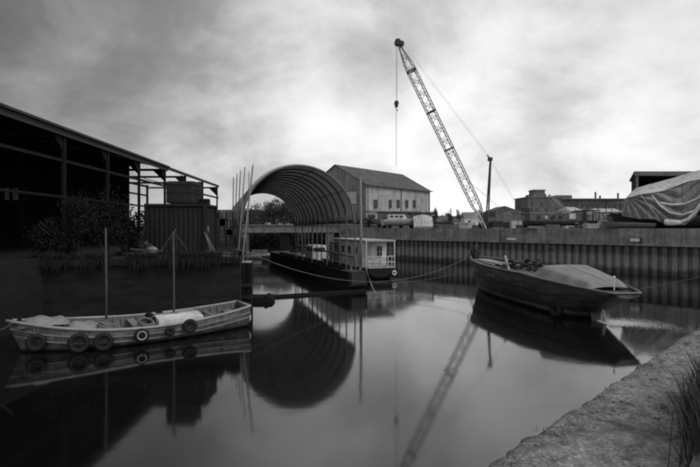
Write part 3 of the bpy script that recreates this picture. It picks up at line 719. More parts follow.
# ------------------------------------------------------------------ barrel vault shelter
AD = 36.0; AC = Vector((GX(300, AD), AD, 4.96)); R = 4.34
ax = Vector((-.285, 1, 0)).normalized(); ar = Vector((ax.y, -ax.x, 0))       # ar to the right
AL = 29.0
av = thing('barrel_vault_shelter', 'big corrugated barrel-vault shelter on posts over the wet dock', 'shelter', (AC.x, AC.y, 0))
def arcp(t, th, r=R): return AC+ax*t+ar*(r*math.cos(th))+Vector((0, 0, r*math.sin(th)))
nb = 13; th0 = math.radians(-2); th1 = math.radians(182)
def shell(u, v):
    t = u*AL; ph = (u*nb) % 1; bulge = .16*math.sin(math.pi*ph)+.018*math.sin(ph*math.pi*12)
    return arcp(t, th0+(th1-th0)*v, R+bulge)
mb = MB(); mb.grid(shell, nb*20, 72); mb.build('shell', 'archin', av, smooth=True)
for k in range(nb+1):
    mb = MB(); t = min(AL, k*AL/nb); mb.tube([arcp(t, th0+(th1-th0)*i/40, R-.06) for i in range(41)], .08 if k in (0, nb) else .065, 6)
    mb.build('hoop', 'steel' if k == 0 else 'hoop', av, smooth=True)
for k, th in enumerate((.0, .62, 1.3, 1.9, 2.5, 3.14)):
    mb = MB(); mb.tube([arcp(t*AL/6, th, R-.14) for t in range(7)], .035, 5); mb.build('purlin', 'hoop', av)
for side, n_ in ((1, 13), (-1, 9)):
    for k in range(n_):
        t = AL*k/(n_-1)*.98+.1; p = AC+ax*t+ar*side*(R+.02); lean = rnd.uniform(-.12, .12)
        mb = MB(); mb.tube([(p.x+lean, p.y, -1), (p.x, p.y, 5.35+rnd.uniform(0, .25))], .055 if side == 1 else .06, 6)
        mb.build('post', 'steel' if side == 1 else 'darksteel', av)
    mb = MB(); a = AC+ax*-.1+ar*side*(R+.02); b_ = AC+ax*AL+ar*side*(R+.02)
    for z in (5.05, 2.2): mb.bar((a.x, a.y, z), (b_.x, b_.y, z), .14, .16)
    mb.build('sill_beam', 'steel', av)
mb = MB()                                                         # small pale patch sheets pinned on the sill
for k in range(4):
    p = AC+ax*(3.2*k+1.2)+ar*(R-.15); MB().box((p.x, p.y, 5.28), (.05, 1.9, .3), -math.atan2(ax.x, ax.y)).build('eaves_board', 'palesteel', av)
# gable-side lacing at the left foot: pale sheets
mb = MB()
for k in range(6):
    t0 = k*5.1+.3
    mb.grid(lambda u, v, t0=t0: arcp(t0+u*4.6, math.radians(183-34*v), R+.2+.03*math.sin(u*40)), 30, 5)
mb.build('side_sheet', 'palesteel', av)

# tall guide poles at the left of the vault
for i, (xb, yb, xt, yt, D, w_) in enumerate(((243, 251, 253, 165, 30, .13), (238.5, 250, 245, 167, 33, .10), (236.5, 250, 240.5, 171, 36, .10), (234, 250, 237, 174, 40, .11), (232.5, 249, 233.5, 177, 44, .12), (247.5, 251, 249, 172, 34, .07))):
    a = P(xb, yb, D); b_ = P(xt, yt, D); a.z = min(a.z, 2.95)
    lab = ['tallest guide pole, pale and leaning right beside the vault mouth', 'second pale pole back, leaning, left of the vault mouth', 'third thin pole back in the row beside the vault', 'fourth pole of the row, nearly upright, beside the vault', 'farthest and darkest upright pole of the row at the left', 'thin wire-like stay pole just right of the tallest pole foot'][i]
    mb = MB(); mb.tube([(a.x, a.y, -1.0 if a.x > -8 and D < 36 else 2.9), a, b_], [w_*.55, w_*.5, w_*.38], 8)
    one(mb, 'guide_pole', 'wood' if i < 2 else 'steel', lab, 'pole', (a.x, a.y, 0), 'tall poles beside the vault mouth', smooth=True)
p0 = P(361, 276, 34.9); mb = MB(); mb.tube([(p0.x, p0.y, 1.3), (p0.x, p0.y, 4), (p0.x-.03, p0.y, ZY(177, 34.9))], [.11, .1, .08], 8)
one(mb, 'lighter_mast', 'wood', 'tall pale pole standing at the near end of the black lighter', 'pole', (p0.x, p0.y, 1.3), smooth=True)
for i, (px, yt, yb, D) in enumerate(((296, 221, 262, 50), (303, 219, 264, 47), (312, 218, 268, 44), (327, 217, 270, 41), (346, 208, 276, 36.5))):
    a = P(px, yb, D); mb = MB(); mb.tube([(a.x, a.y, 1.3), (a.x+rnd.uniform(-.05, .05), a.y, ZY(yt, D))], .05, 6)
    one(mb, 'mooring_stake', 'steel', ['farthest thin stake on the black lighter', 'second farthest thin stake on the black lighter', 'middle thin stake on the black lighter', 'second nearest thin stake on the black lighter', 'nearest thin stake on the black lighter, left of the tall pale pole'][i], 'stake', (a.x, a.y, 1.3), 'thin stakes along the black lighter')

# pile and floating boom at the dock mouth
pl = thing('mooring_pile', 'thick black timber mooring pile with a pale cap at the quay corner', 'pile', (GX(247, 28.4), 28.4, 0))
c = Vector((GX(247, 28.4), 28.4, 0)); mb = MB()
for k in range(3): mb.bar((c.x-.2+.2*k, c.y+.05*(k % 2), -1), (c.x-.2+.2*k, c.y+.05*(k % 2), 2.42), .22, .5)
mb.build('baulk', 'black', pl); MB().box((c.x-.02, c.y, 2.47), (.5, .5, .09)).build('cap', 'palewood', pl)
for z in (1.1, .4): MB().box((c.x, c.y-.28, z), (.72, .08, .2)).build('strap', 'darksteel', pl)
fb = thing('floating_boom', 'long thin black timber boom floating between pile and lighter', 'boom', (-3, 31.5, 0))
a = P(258, 299, 30.2); b_ = P(366, 291, 33.6); a.z = .07; b_.z = .07; mb = MB(); mb.bar(a, b_, .17, .19); mb.build('baulk', 'black', fb)
mb = MB(); 
for k in range(1, 6): q = a.lerp(b_, k/6); mb.torus(q, (b_-a), .11, .015, 12, 5)
mb.build('iron_band', 'darksteel', fb)
ft = thing('landing_raft', 'low black timber raft floating at the foot of the mooring pile', 'raft', (GX(258, 29.3), 29.3, 0)); c = Vector((GX(258, 29.3), 29.3, .14))
mb = MB()
for k in range(5): mb.bar((c.x-.95, c.y-.5+.26*k, c.z), (c.x+.95, c.y-.5+.26*k, c.z), .25, .34)
mb.build('log', 'black', ft); mb = 0
for dx in (-.6, .6): MB().box((c.x+dx, c.y, c.z+.2), (.2, 1.3, .08)).build('cross_bearer', 'darkwood', ft)
mb = MB(); a_ = P(366, 272, 33.5); mb.tube([P(366, 268, 33.4), P(371, 284, 33.0), P(378, 306, 32)*1.0], .05, 6)
for p in mb.v: p.z = max(p.z, -.3)
one(mb, 'boat_hook_pole', 'wood', 'slanting pole dipping into the water at the lighter end', 'pole', P(371, 290, 33))

# ropes
def rope(a, b_, sag, r, label, mat='rope', n=30):
    mb = MB(); mb.tube(catenary(a, b_, sag, n), r, 6); return one(mb, 'mooring_rope', mat, label, 'rope', Vector(a), smooth=True)
bowp = RM @ R2(.985, .1, 2.42)
rope(P(243, 250, 27), bowp, 1.95, .017, 'long slack mooring rope from the left quay across to the launch bow')
rope(P(370, 283, 33.6), RM @ R2(.97, .35, 1.35), .35, .012, 'lower thin rope from the lighter to the launch stem')
rope(P(236, 249, 29), P(263, 254, 30), .05, .02, 'short rope tied at the foot of the guide poles')
q = on_wall(700)+wn*.35; rope(RM @ R2(.03, -.3, 1.62), (q.x+2, q.y-2, 1.3), .15, .007, 'thin rope from the launch stern to the piled wall')
q = on_wall(527)+wn*.5; rope((q.x-.6, q.y, 4.45), (q.x+.1, q.y-9, 2.3), .2, .012, 'thin rope dropping from the capping beam to the launch amidships')
q = on_wall(486)+wn*.5
rope(P(0, 330, 15.3), P(12, 323, 15.2), .03, .02, 'short bow rope of the open workboat leading out of the frame')

# ------------------------------------------------------------------ things on the left quay
def shX(D): return -15.4-.0335*(D-20.7)
sh = thing('timber_shed', 'long black open-fronted timber shed with a low-pitched roof along the left quay', 'shed', (-22, 40, 2.98))
zt = 9.95
mb = MB()
def roofp(X, D, z): return (X, D, z)
Y0, Y1 = 8, 41.8
a0, a1 = shX(Y0), shX(Y1)
mb.add([(a0, Y0, zt), (a1, Y1, zt), (a1-11.6, Y1, zt+2.4), (a0-11.6, Y0, zt+2.4), (a0-23, Y0, zt), (a1-23, Y1, zt)], [(0, 1, 2, 3), (3, 2, 5, 4)])
mb.build('roof', 'shedroof', sh, solid=.06)
mb = MB(); mb.bar((a0+.02, Y0, zt-.21), (a1+.02, Y1, zt-.22), .06, .46); o = mb.build('fascia', 'fascia', sh)
mb = MB(); mb.bar((a0+.14, Y0, zt-.06), (a1+.14, Y1, zt-.06), .14, .12); mb.build('gutter', 'darksteel', sh)
mb = MB(); mb.bar((shX(41.8), 41.8, zt-.16), (shX(60.2), 60.2, zt-.16), .12, .26); mb.build('eaves_beam', 'shedroof', sh)
mb = MB()
mb.bar((shX(41.5)-.2, 41.5, 8.3), (shX(60), 60, 8.3), .1, .18); mb.bar((shX(20)-9, 20, 8.6), (shX(60)-9, 60, 8.6), .12, .2); mb.bar((shX(20)-.2, 20, 8.2), (shX(41.5)-.2, 41.5, 8.2), .1, .16)
mb.bar((shX(20)-.1, 20, 6.2), (shX(41.5)-.1, 41.5, 6.2), .08, .12); mb.bar((shX(41.5)-9, 41.5, zt-.2), (shX(60)-9, 60, zt-.2), .12, .24)
mb.build('rail', 'darkwood', sh)
for D in (15.5, 20.5, 26, 31, 36, 41.5, 47.2, 53.4, 60):
    X = shX(D)
    MB().bar((X-.15, D, 2.9), (X-.15, D, zt-.2), .16).build('post', 'darkwood', sh)
    mb = MB(); mb.add([(X-.15, D-.06, zt-.4), (X-.15, D-1.1, zt-.3), (X-.15, D-.06, 8.75), (X-.21, D-.06, zt-.4), (X-.21, D-1.1, zt-.3), (X-.21, D-.06, 8.75)], [(0, 1, 2), (3, 5, 4), (0, 3, 4, 1), (1, 4, 5, 2), (2, 5, 3, 0)])
    mb.add([(X-.2, D+.05, zt-.4), (X-.2, D+.05, 8.6), (X-1.3, D+.05, zt-.3), (X-.2, D-.05, zt-.4), (X-.2, D-.05, 8.6), (X-1.3, D-.05, zt-.3)], [(0, 1, 2), (3, 5, 4), (0, 3, 4, 1), (1, 4, 5, 2), (2, 5, 3, 0)])
    mb.build('knee_brace', 'darkwood', sh)
    MB().bar((X-9, D, 2.9), (X-9, D, zt+1.2 if D < 42 else zt), .22).build('post', 'darkwood', sh)
    mb = MB(); mb.bar((X-.2, D, zt-.35), (X-9, D, zt-.35), .12, .2)
    if D < 42: mb.bar((X-.2, D, zt-.1), (X-11.6, D, zt+2.2), .12, .2); mb.bar((X-4, D, zt-.3), (X-6, D, zt+1.1), .09)
    else: mb.bar((X-.3, D, 8.3), (X-4.5, D, zt-.4), .07)
    mb.build('tie_beam', 'darkwood', sh)
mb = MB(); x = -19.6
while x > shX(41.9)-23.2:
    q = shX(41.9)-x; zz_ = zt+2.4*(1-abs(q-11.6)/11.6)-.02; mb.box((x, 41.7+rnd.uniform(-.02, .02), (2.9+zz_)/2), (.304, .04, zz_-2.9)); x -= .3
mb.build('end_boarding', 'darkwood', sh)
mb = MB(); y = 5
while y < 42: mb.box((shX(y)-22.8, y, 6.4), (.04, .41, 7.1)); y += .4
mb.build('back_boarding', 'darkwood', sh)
for px, w_ in ((7, 4.5), (15.5, 5.5)):
    D = 34; a = P(px, 200, D); b_ = P(px, 188, D)
    MB().box((a.x, D, (a.z+b_.z)/2), (w_/F*D*.9, .06, b_.z-a.z)).build('opening_light_panel', 'tarpdark', sh)  # pale panels stand in for daylight seen through small openings
# container with tank
ct = thing('shipping_container', 'dark corrugated shipping container standing on the left quay', 'container', (GX(180, 28.4), 28.6, 2.98))
cA = P(205, 253, 27.6); cA.z = 2.98      # near right corner
cdl = Vector((GX(146, 27.5)-cA.x, 27.5-cA.y, 0)); LW = cdl.length; cdl.normalize()
cdb = Vector((cdl.y, -cdl.x, 0)); cdb = -cdb if cdb.y < 0 else cdb
H = 2.82; z0 = 3.1
def corr(a, d, L, nrm, z0, z1, mbx, step=.28, dep=.06):
    pts = []; u = 0
    while u < L-step+.001:
        for q, w_ in ((0, 0), (.3, 0), (.45, 1), (.75, 1), (.9, 0)): pts.append(a+d*(u+q*step)+nrm*(-dep*w_))
        u += step
    n = len(pts); mbx.add([(p.x, p.y, z0) for p in pts]+[(p.x, p.y, z1) for p in pts], [(i, i+1, n+i+1, n+i) for i in range(n-1)])
mb = MB(); corr(cA, cdl, LW, -cdb, z0, z0+H-.2, mb)
mb.build('side_panel', 'container', ct)
mb = MB(); corr(cA, cdb, 2.44, -cdl, z0, z0+H-.2, mb); mb.build('end_panel', 'container', ct)
mb = MB()
def q4(u, v, z): p = cA+cdl*u+cdb*v; return (p.x, p.y, z)
for (u, v) in ((0, 0), (LW, 0), (0, 2.44), (LW, 2.44)): mb.bar(q4(u, v, 3.0), q4(u, v, z0+H), .16)
for z in (z0, z0+H-.08):
    mb.bar(q4(0, 0, z), q4(LW, 0, z), .14); mb.bar(q4(0, 0, z), q4(0, 2.44, z), .14); mb.bar(q4(LW, 0, z), q4(LW, 2.44, z), .14); mb.bar(q4(0, 2.44, z), q4(LW, 2.44, z), .14)
mb.build('corner_frame', 'container', ct)
mb = MB(); mb.add([q4(0, 0, z0+H-.06), q4(LW, 0, z0+H-.06), q4(LW, 2.44, z0+H-.06), q4(0, 2.44, z0+H-.06), q4(0, 2.4, z0), q4(LW, 2.4, z0), q4(LW, 2.4, z0+H-.06), q4(0, 2.4, z0+H-.06), q4(LW-.05, 0, z0), q4(LW-.05, 0, z0+H), q4(LW-.05, 2.4, z0+H-.1), q4(LW-.05, 2.4, z0)], [(0, 1, 2, 3), (4, 5, 6, 7), (8, 9, 10, 11)]); mb.build('roof_panel', 'container', ct)
tk = thing('water_tank', 'dull square tank with rounded edges sitting on the container roof', 'tank', (GX(180, 28.8), 28.8, z0+H))
ta = P(165.5, 205, 28.0); tb = P(194, 205, 28.0); tw = tb.x-ta.x; tz0 = z0+H-.02; tz1 = ZY(181, 28.0)
mb = MB(); poly = []; r_ = .16
for (cx_, cy_, a0_) in ((tb.x-r_, 29.6-r_, 0), (ta.x+r_, 29.6-r_, 90), (ta.x+r_, 28.0+r_, 180), (tb.x-r_, 28.0+r_, 270)):
    for k in range(5): an = math.radians(a0_+22.5*k); poly.append((cx_+r_*math.cos(an), cy_+r_*math.sin(an)))
mb.prism(poly, tz0+.08, tz1-.1)
n = len(poly); cx_ = sum(p[0] for p in poly)/n; cy_ = sum(p[1] for p in poly)/n
sc = [(cx_+(x-cx_)*.94, cy_+(y-cy_)*.94) for x, y in poly]
mb.add([(x, y, tz1-.1) for x, y in poly]+[(x, y, tz1) for x, y in sc], [(i, (i+1) % n, n+(i+1) % n, n+i) for i in range(n)]+[tuple(range(n, 2*n))])
mb.build('tank_body', 'tank', tk)
mb = MB()
for z in (tz0+.2, (tz0+tz1)/2, tz1-.2): mb.tube([(x*1.0+(x-cx_)*.012, y+(y-cy_)*.012, z) for x, y in poly], .025, 4, True)
mb.build('tank_rib', 'tank', tk)
mb = MB(); mb.cyl((tb.x-.02, 28.3, tz1-.5), (tb.x+.35, 28.3, tz1-.5), .05, 8); mb.cyl((tb.x+.3, 28.3, tz1-.2), (tb.x+.3, 28.3, tz1-.9), .04, 8); mb.build('pipe', 'darksteel', tk)
for (px, py, D, w_, lab) in ((205, 207, 29, .5, 'small dark crate on the container roof, right of the tank'), (199, 205.5, 29.5, .3, 'dark box tucked behind the tank on the container roof')):
    MBx = MB().box((GX(px, D), D, z0+H+.18), (w_, .5, .36)); o = one(MBx, 'crate', 'darkwood', lab, 'crate', (GX(px, D), D, z0+H))
for i, (px0, px1, yt) in enumerate(((205, 213, 232), (207, 216, 238))):
    a = P(px1, 253, 27.3); b_ = P(px0, yt, 27.5); a.z = 3.0
    one(MB().bar(a, b_, .2, .05), 'leaning_board', 'mastwood' if i else 'steel', ['pale board leaning on the container end', 'greyer shorter board leaning on the container end'][i], 'board', a)
# fender floats hanging on the container end
mb = MB(); a = P(208, 230, 27.5); mb.blob(a, (.08, .08, .24), 5, 7, .1); one(mb, 'pale_float', 'steel', 'pale elongated float hanging on the container end', 'float', a-Vector((0, 0, .3)), smooth=True)
# rubble, plants, planks near the edge
mb = MB()
rp = thing('stone_heap', 'heap of broken stones on the quay beside the container', 'stones', (-12.6, 26.5, 2.98))
for k in range(170):
    x = rnd.gauss(GX(136, 27), .45); y = rnd.gauss(27.2, .5); hgt = max(0, 1.2-((x-GX(136, 27))**2+(y-27.2)**2)**.5)*rnd.random()
    r = rnd.uniform(.06, .17); mb.blob((x, y, 3+hgt), (r*1.2, r, r*.8), k, 4, .6)
mb.build('stones', 'rubble', rp)
a = P(152, 246, 27); mb = MB(); mb.blob((a.x, a.y, 3.2), (.35, .3, .22), 8, 8, .2); one(mb, 'sack', 'canvas', 'pale lumpy sack at the foot of the container', 'sack', (a.x, a.y, 2.98), smooth=True)
for i, (x0, y0, x1, y1, D, m_) in enumerate(((131, 249, 162, 251, 25.4, 'mastwood'), (133, 259.5, 186, 258, 24.2, 'mastwood'), (212, 255.5, 238, 257, 25.2, 'steel'), (0, 268, 31, 262, 23.3, 'steel'), (206, 251, 232, 253, 26.4, 'mastwood'))):
    a = P(x0, y0, D); b_ = P(x1, y1, D); a.z = max(a.z, 3.02); b_.z = max(b_.z, 3.02)
    if i in (1, 3): a = P(x0, y0, D); b_ = P(x1, y1, D); a.y -= .15; b_.y -= .15
    lab = ['short plank above the coping beside the stone heap', 'long grey plank along the quay edge under the container', 'pale plank on the quay corner by the poles', 'grey pole lying along the quay wall top at far left', 'grey plank between the container and the poles'][i]
    one(MB().bar(a, b_, .22, .07), 'quay_plank', m_, lab, 'plank', a)
mb = MB(); mb.bar(P(140, 238, 27), P(144.5, 226, 27), .09); one(mb, 'upright_stick', 'palewood', 'short pale stick standing up from the stone heap', 'stick', P(140, 238, 27))

def leafcloud(mbx, c, r, n, size, clumps=14, seed=0, flat=.5):
    rr = random.Random(seed); cl = []
    for k in range(clumps):
        d = Vector((rr.gauss(0, 1), rr.gauss(0, 1), rr.gauss(0, 1))).normalized()*rr.uniform(.25, .95)
        cl.append((Vector((c[0]+d.x*r[0], c[1]+d.y*r[1], c[2]+d.z*r[2])), rr.uniform(.22, .45)))
    for k in range(n):
        cc, q = cl[k % clumps]
        d = Vector((rr.gauss(0, .5), rr.gauss(0, .5), rr.gauss(0, .5)))
        p = cc+Vector((d.x*r[0]*q, d.y*r[1]*q, d.z*r[2]*q*.9))
        a = Vector((rr.uniform(-1, 1), rr.uniform(-1, 1), rr.uniform(-1, 1))).normalized(); b_ = a.cross(Vector((rr.uniform(-1, 1), rr.uniform(-1, 1), rr.uniform(-1, 1)))).normalized()
        s = size*rr.uniform(.5, 1.3)
        mbx.add([p-a*s, p+b_*s*.5, p+a*s, p-b_*s*.5], [(0, 1, 2, 3)])
def tree(name, c, h, r, n, size, label, cat, group=None, mat='leaf', trunk=.3, clumps=22, seed=1, zc=None):
    t = thing(name, label, cat, c, 0, group); x, y, z = c
    zc = zc or z+h-r[2]*.95
    mb = MB(); mb.tube([(x, y, z-.2), (x+.1*h*.1, y, z+h*.3), (x, y, zc+r[2]*.3)], [trunk*.6, trunk*.45, trunk*.12], 7)
    rr = random.Random(seed)
    for k in range(6):
        a = rr.uniform(0, 6.28); s = z+h*rr.uniform(.2, .55); mb.tube([(x, y, s), (x+math.cos(a)*r[0]*.35, y+math.sin(a)*r[1]*.35, s+h*.15), (x+math.cos(a)*r[0]*.7, y+math.sin(a)*r[1]*.7, s+h*.32)], [trunk*.25, trunk*.16, trunk*.05], 5)
    mb.build('trunk', 'bark', t); mb = MB(); leafcloud(mb, (x, y, zc), r, n, size, clumps, seed); mb.build('crown', mat, t); return t
for i, (px, D, yt, r, lab) in enumerate(((78, 24.5, 196, (1.3, 1.0, 1.1), 'sprawling leftmost shrub on the left quay above the forward mast'), (101, 25.4, 190, (1.5, 1.1, 1.2), 'tallest dark shrub on the left quay in the middle of three'), (126, 26, 203, (1.1, .9, 1.0), 'right-hand dark shrub on the left quay next to the stone heap'), (56, 24, 214, (1.2, .9, .7), 'low dark shrub at the far left end of the quay plants'))):
    c = (GX(px, D), D, 2.98); h = ZY(yt, D)-2.98; tree('shrub', c, h, (r[0], r[1], h*.5), 3800, .075, lab, 'shrub', 'shrubs in front of the timber shed', 'leafnear', .12, 22, 30+i, 2.98+h*.52)
# rack of pipework between container and poles
rk = thing('pipe_rack', 'grey scaffold rack of pipes and boxes behind the container', 'rack', (GX(225, 38), 38, 2.98))
for k, px in enumerate((207, 213, 219, 226, 233)):
    a = P(px, 240, 38+k % 2); MB().bar((a.x, a.y, 2.9), (a.x, a.y, ZY(206+2*k, 38)), .1).build('upright', 'darksteel', rk)
mb = MB()
for y in (211, 219, 227, 236): a = P(206, y, 38.1); b_ = P(236, y+1, 39); mb.bar(a, b_, .12, .1)
mb.build('shelf_rail', 'steel', rk)
mb = MB()
for k in range(16): px = rnd.uniform(207, 234); y = rnd.choice((218, 226, 235)); a = P(px, y, 38.5); s = rnd.uniform(.25, .6); mb.box((a.x, a.y, a.z+s/2), (s, .5, s))
mb.build('stored_box', 'steel', rk)

# ------------------------------------------------------------------ behind the dock: bridge, trees, block
bd_ = thing('footbridge', 'flat concrete footbridge with a railing crossing behind the barrel vault', 'bridge', (-14, 80, 0))
xa, xb = -34, 4.5; yb = 80
MB().box(((xa+xb)/2, yb, 4.35), (xb-xa, 2.6, 1.2)).build('deck_beam', 'midwall', bd_)
MB().box(((xa+xb)/2, yb-1.4, 5.0), (xb-xa, .3, .16)).build('edge_kerb', 'concrete', bd_)
mb = MB(); x = xa
while x < xb: mb.bar((x, yb-1.3, 5), (x, yb-1.3, 6.1), .08); x += 1.0
for z in (5.5, 6.1): mb.bar((xa, yb-1.3, z), (xb, yb-1.3, z), .08)
mb.build('railing', 'darksteel', bd_)
for px in (244, 285, 330):
    MB().box((GX(px, 80), 80, 1.5), (1.4, 2.0, 5)).build('pier', 'darkearth' if px == 285 else 'midwall', bd_)
pos = [(246, 108, 212, 4.5), (255, 118, 207, 5), (264, 112, 203, 5.5), (273, 120, 200, 6), (283, 113, 199, 6), (293, 121, 201, 6), (303, 112, 205, 6), (236, 125, 211, 6), (224, 130, 212, 6.5), (315, 118, 206, 6), (330, 122, 208, 6), (345, 116, 211, 5.5)]
nm = ['first', 'second', 'third', 'fourth', 'fifth', 'sixth', 'seventh', 'eighth', 'ninth', 'tenth']
tl = ['tree showing at the left edge of the vault opening', 'tree just right of the left edge of the vault opening', 'mid-height tree in the left half of the vault opening', 'rounded tree in the middle of the vault opening', 'tallest tree framed inside the vault opening', 'broad tree toward the right of the vault opening', 'tree at the right rim of the vault opening', 'tree behind the guide poles', 'leftmost hazy tree above the pipe rack', 'tree seen low behind the vault right side, farthest left', 'tree seen low behind the vault right side, middle', 'tree seen low behind the vault right side, nearest the warehouse']
for i, (px, D, yt, r) in enumerate(pos):
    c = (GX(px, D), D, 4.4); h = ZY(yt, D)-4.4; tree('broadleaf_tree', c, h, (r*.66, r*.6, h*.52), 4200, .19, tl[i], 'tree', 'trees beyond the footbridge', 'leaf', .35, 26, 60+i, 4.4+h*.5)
for i, (px, D, r, h) in enumerate(((258, 96, 4, 3.6), (276, 96.5, 5, 3.9), (300, 96, 5, 3.8), (322, 94, 5, 4), (340, 93, 4, 3.6))):
    c = (GX(px, D), D-1.5, .3); mb = MB(); leafcloud(mb, (c[0], c[1], 2.4), (r, 1.5, 2.2), 2200, .22, 26, 80+i)
    one(mb, 'bank_bush', 'leafnear', ['dark bush under the bridge at the left', 'dark bush under the bridge beside the pier', 'dark bush under the bridge right of the pier', 'dark bush behind the lighter stakes', 'dark bush under the bridge near the houseboat'][i], 'bush', c, 'bushes on the bank under the footbridge')
for i, (px, D, L_, m_) in enumerate(((263, 70, 5.5, 'offwhite'), (284, 66, 6, 'steel'), (296, 62, 5, 'offwhite'))):
    t = thing('moored_boat', ['low pale boat moored behind the pile near the left bank', 'low grey boat moored under the footbridge', 'low pale boat moored just left of the lighter stakes'][i], 'boat', (GX(px, D), D, 0), .25, 'small boats moored near the footbridge')
    mb = MB(); loft_hull(mb, L_, lambda s: .9*(1 if s < .5 else max(.04, 1-((s-.5)/.5)**2.2)), lambda s: .6+.3*s, lambda s: -.2, 14, 6, 2.6, .4)
    for p in mb.v: p.x -= L_/2
    mb.build('hull', m_, t, world=False, smooth=True)
    MB().prism([(-L_*.3, -.6), (L_*.12, -.5), (L_*.12, .5), (-L_*.3, .6)], .55, 1.25).build('cabin', 'tarpdark', t, world=False)
# low block beyond the shed end
lw = thing('low_block', 'long low grey block with a row of windows behind the pipe rack', 'building', (GX(215, 125), 125, 4.4))
MB().box((GX(212, 125), 131, 6.6), (24, 12, 4.8)).build('wall', 'midwall', lw)
MB().box((GX(212, 125), 131, 9.15), (24.8, 12.8, .3)).build('roof', 'roofdark', lw)
for k in range(9): MB().box((GX(212, 125)-10+k*2.5, 124.97, 7.3), (1.3, .12, 1.2)).build('window', 'glass', lw)

# warehouse
wh = thing('warehouse', 'large pale warehouse with a dark pitched roof and a row of small windows', 'building', (14, 130, 4.4))
A = Vector((3.9, 115, 0)); B = Vector((23.2, 137, 0)); wl = (B-A); WL = wl.length; wl.normalize(); wp = Vector((-wl.y, wl.x, 0))
def W(u, v, z): p = A+wl*u+wp*v; return Vector((p.x, p.y, z))
ze, zr, dep = 15.2, 20.7, 20
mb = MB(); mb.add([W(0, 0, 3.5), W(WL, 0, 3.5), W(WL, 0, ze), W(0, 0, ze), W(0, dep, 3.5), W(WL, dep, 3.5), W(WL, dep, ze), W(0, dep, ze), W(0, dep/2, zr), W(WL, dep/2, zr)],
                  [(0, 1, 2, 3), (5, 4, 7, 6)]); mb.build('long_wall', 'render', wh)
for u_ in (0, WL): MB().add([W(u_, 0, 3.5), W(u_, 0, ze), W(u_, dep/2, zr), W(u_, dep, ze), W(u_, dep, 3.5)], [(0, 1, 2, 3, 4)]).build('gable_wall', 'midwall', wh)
mb = MB()
for sgn in (0, 1):
    v0 = -.5 if sgn == 0 else dep+.5; zlow = ze-.22
    ns = 44
    for k in range(ns):
        u0 = -.5+k*(WL+1)/ns; u1 = u0+(WL+1)/ns*.92; dz_ = .06
        mb.add([W(u0, v0, zlow+dz_), W(u1, v0, zlow+dz_), W(u1, dep/2, zr+.06+dz_), W(u0, dep/2, zr+.06+dz_)], [(0, 1, 2, 3)])
    mb.add([W(-.5, v0, zlow), W(WL+.5, v0, zlow), W(WL+.5, dep/2, zr+.06), W(-.5, dep/2, zr+.06)], [(0, 1, 2, 3)])
mb.build('roof', 'roofdark', wh)
MB().bar(W(-.5, -.55, ze-.2), W(WL+.5, -.55, ze-.2), .3, .25).build('gutter', 'steel', wh)
for k in range(24):
    pass
mb = MB()
for k in range(1, 12): u = WL*k/12; mb.bar(W(u, -.01, 3.6), W(u, -.01, ze-.4), .10)
mb.build('pilaster', 'render', wh)
for u in (.6, WL-.6, WL*.5): MB().bar(W(u, -.2, 4.4), W(u, -.2, ze-.3), .14).build('downpipe', 'steel', wh)
MB().bar(W(-.05, -.1, 8.6), W(WL, -.1, 8.6), .2, .35).build('string_course', 'midwall', wh)
for px in (374, 389, 397, 405.5, 413):
    r = (px-CX)/F; u = (A.x-r*A.y)/(r*wl.y-wl.x); p = W(u, -.05, 0); z_ = ZY(204, p.y)
    ww = 1.5 if px == 374 else 1.2; hh = 2.0
    f_ = MB().bar(W(u, -.1, z_-hh/2-.12), W(u, -.1, z_+hh/2+.12), ww*1.15, .12).build('window', 'midwall', wh)
    MB().bar(W(u, -.18, z_-hh/2), W(u, -.18, z_+hh/2), ww, .1).build('pane', 'dullglass', f_)
mb = MB(); mb.bar(W(-.1, 3, 12), W(-.1, 8, 12), .3, 3); mb.build('gable_louvre', 'offwhite', wh)
for u, w2_ in ((5, 3.2), (17, 3.8)): MB().bar(W(u, -.12, 4.4), W(u, -.12, 7.9), w2_*1.0, .1).build('loading_door', 'midwall', wh)
lean = thing('brick_lean_to', 'low flat-roofed outbuilding under the warehouse windows', 'building', (12, 112, 4.4))
MB().box((GX(398, 108), 108, 6.2), (9, 5, 3.6)).build('wall', 'brickfar', lean); MB().box((GX(398, 108), 108, 8.1), (9.6, 5.6, .25)).build('roof', 'roofdark', lean)
for k in range(3): MB().box((GX(398, 108)-3+3*k, 105.45, 6.3), (1.2, .1, 1.2)).build('window', 'glass', lean)

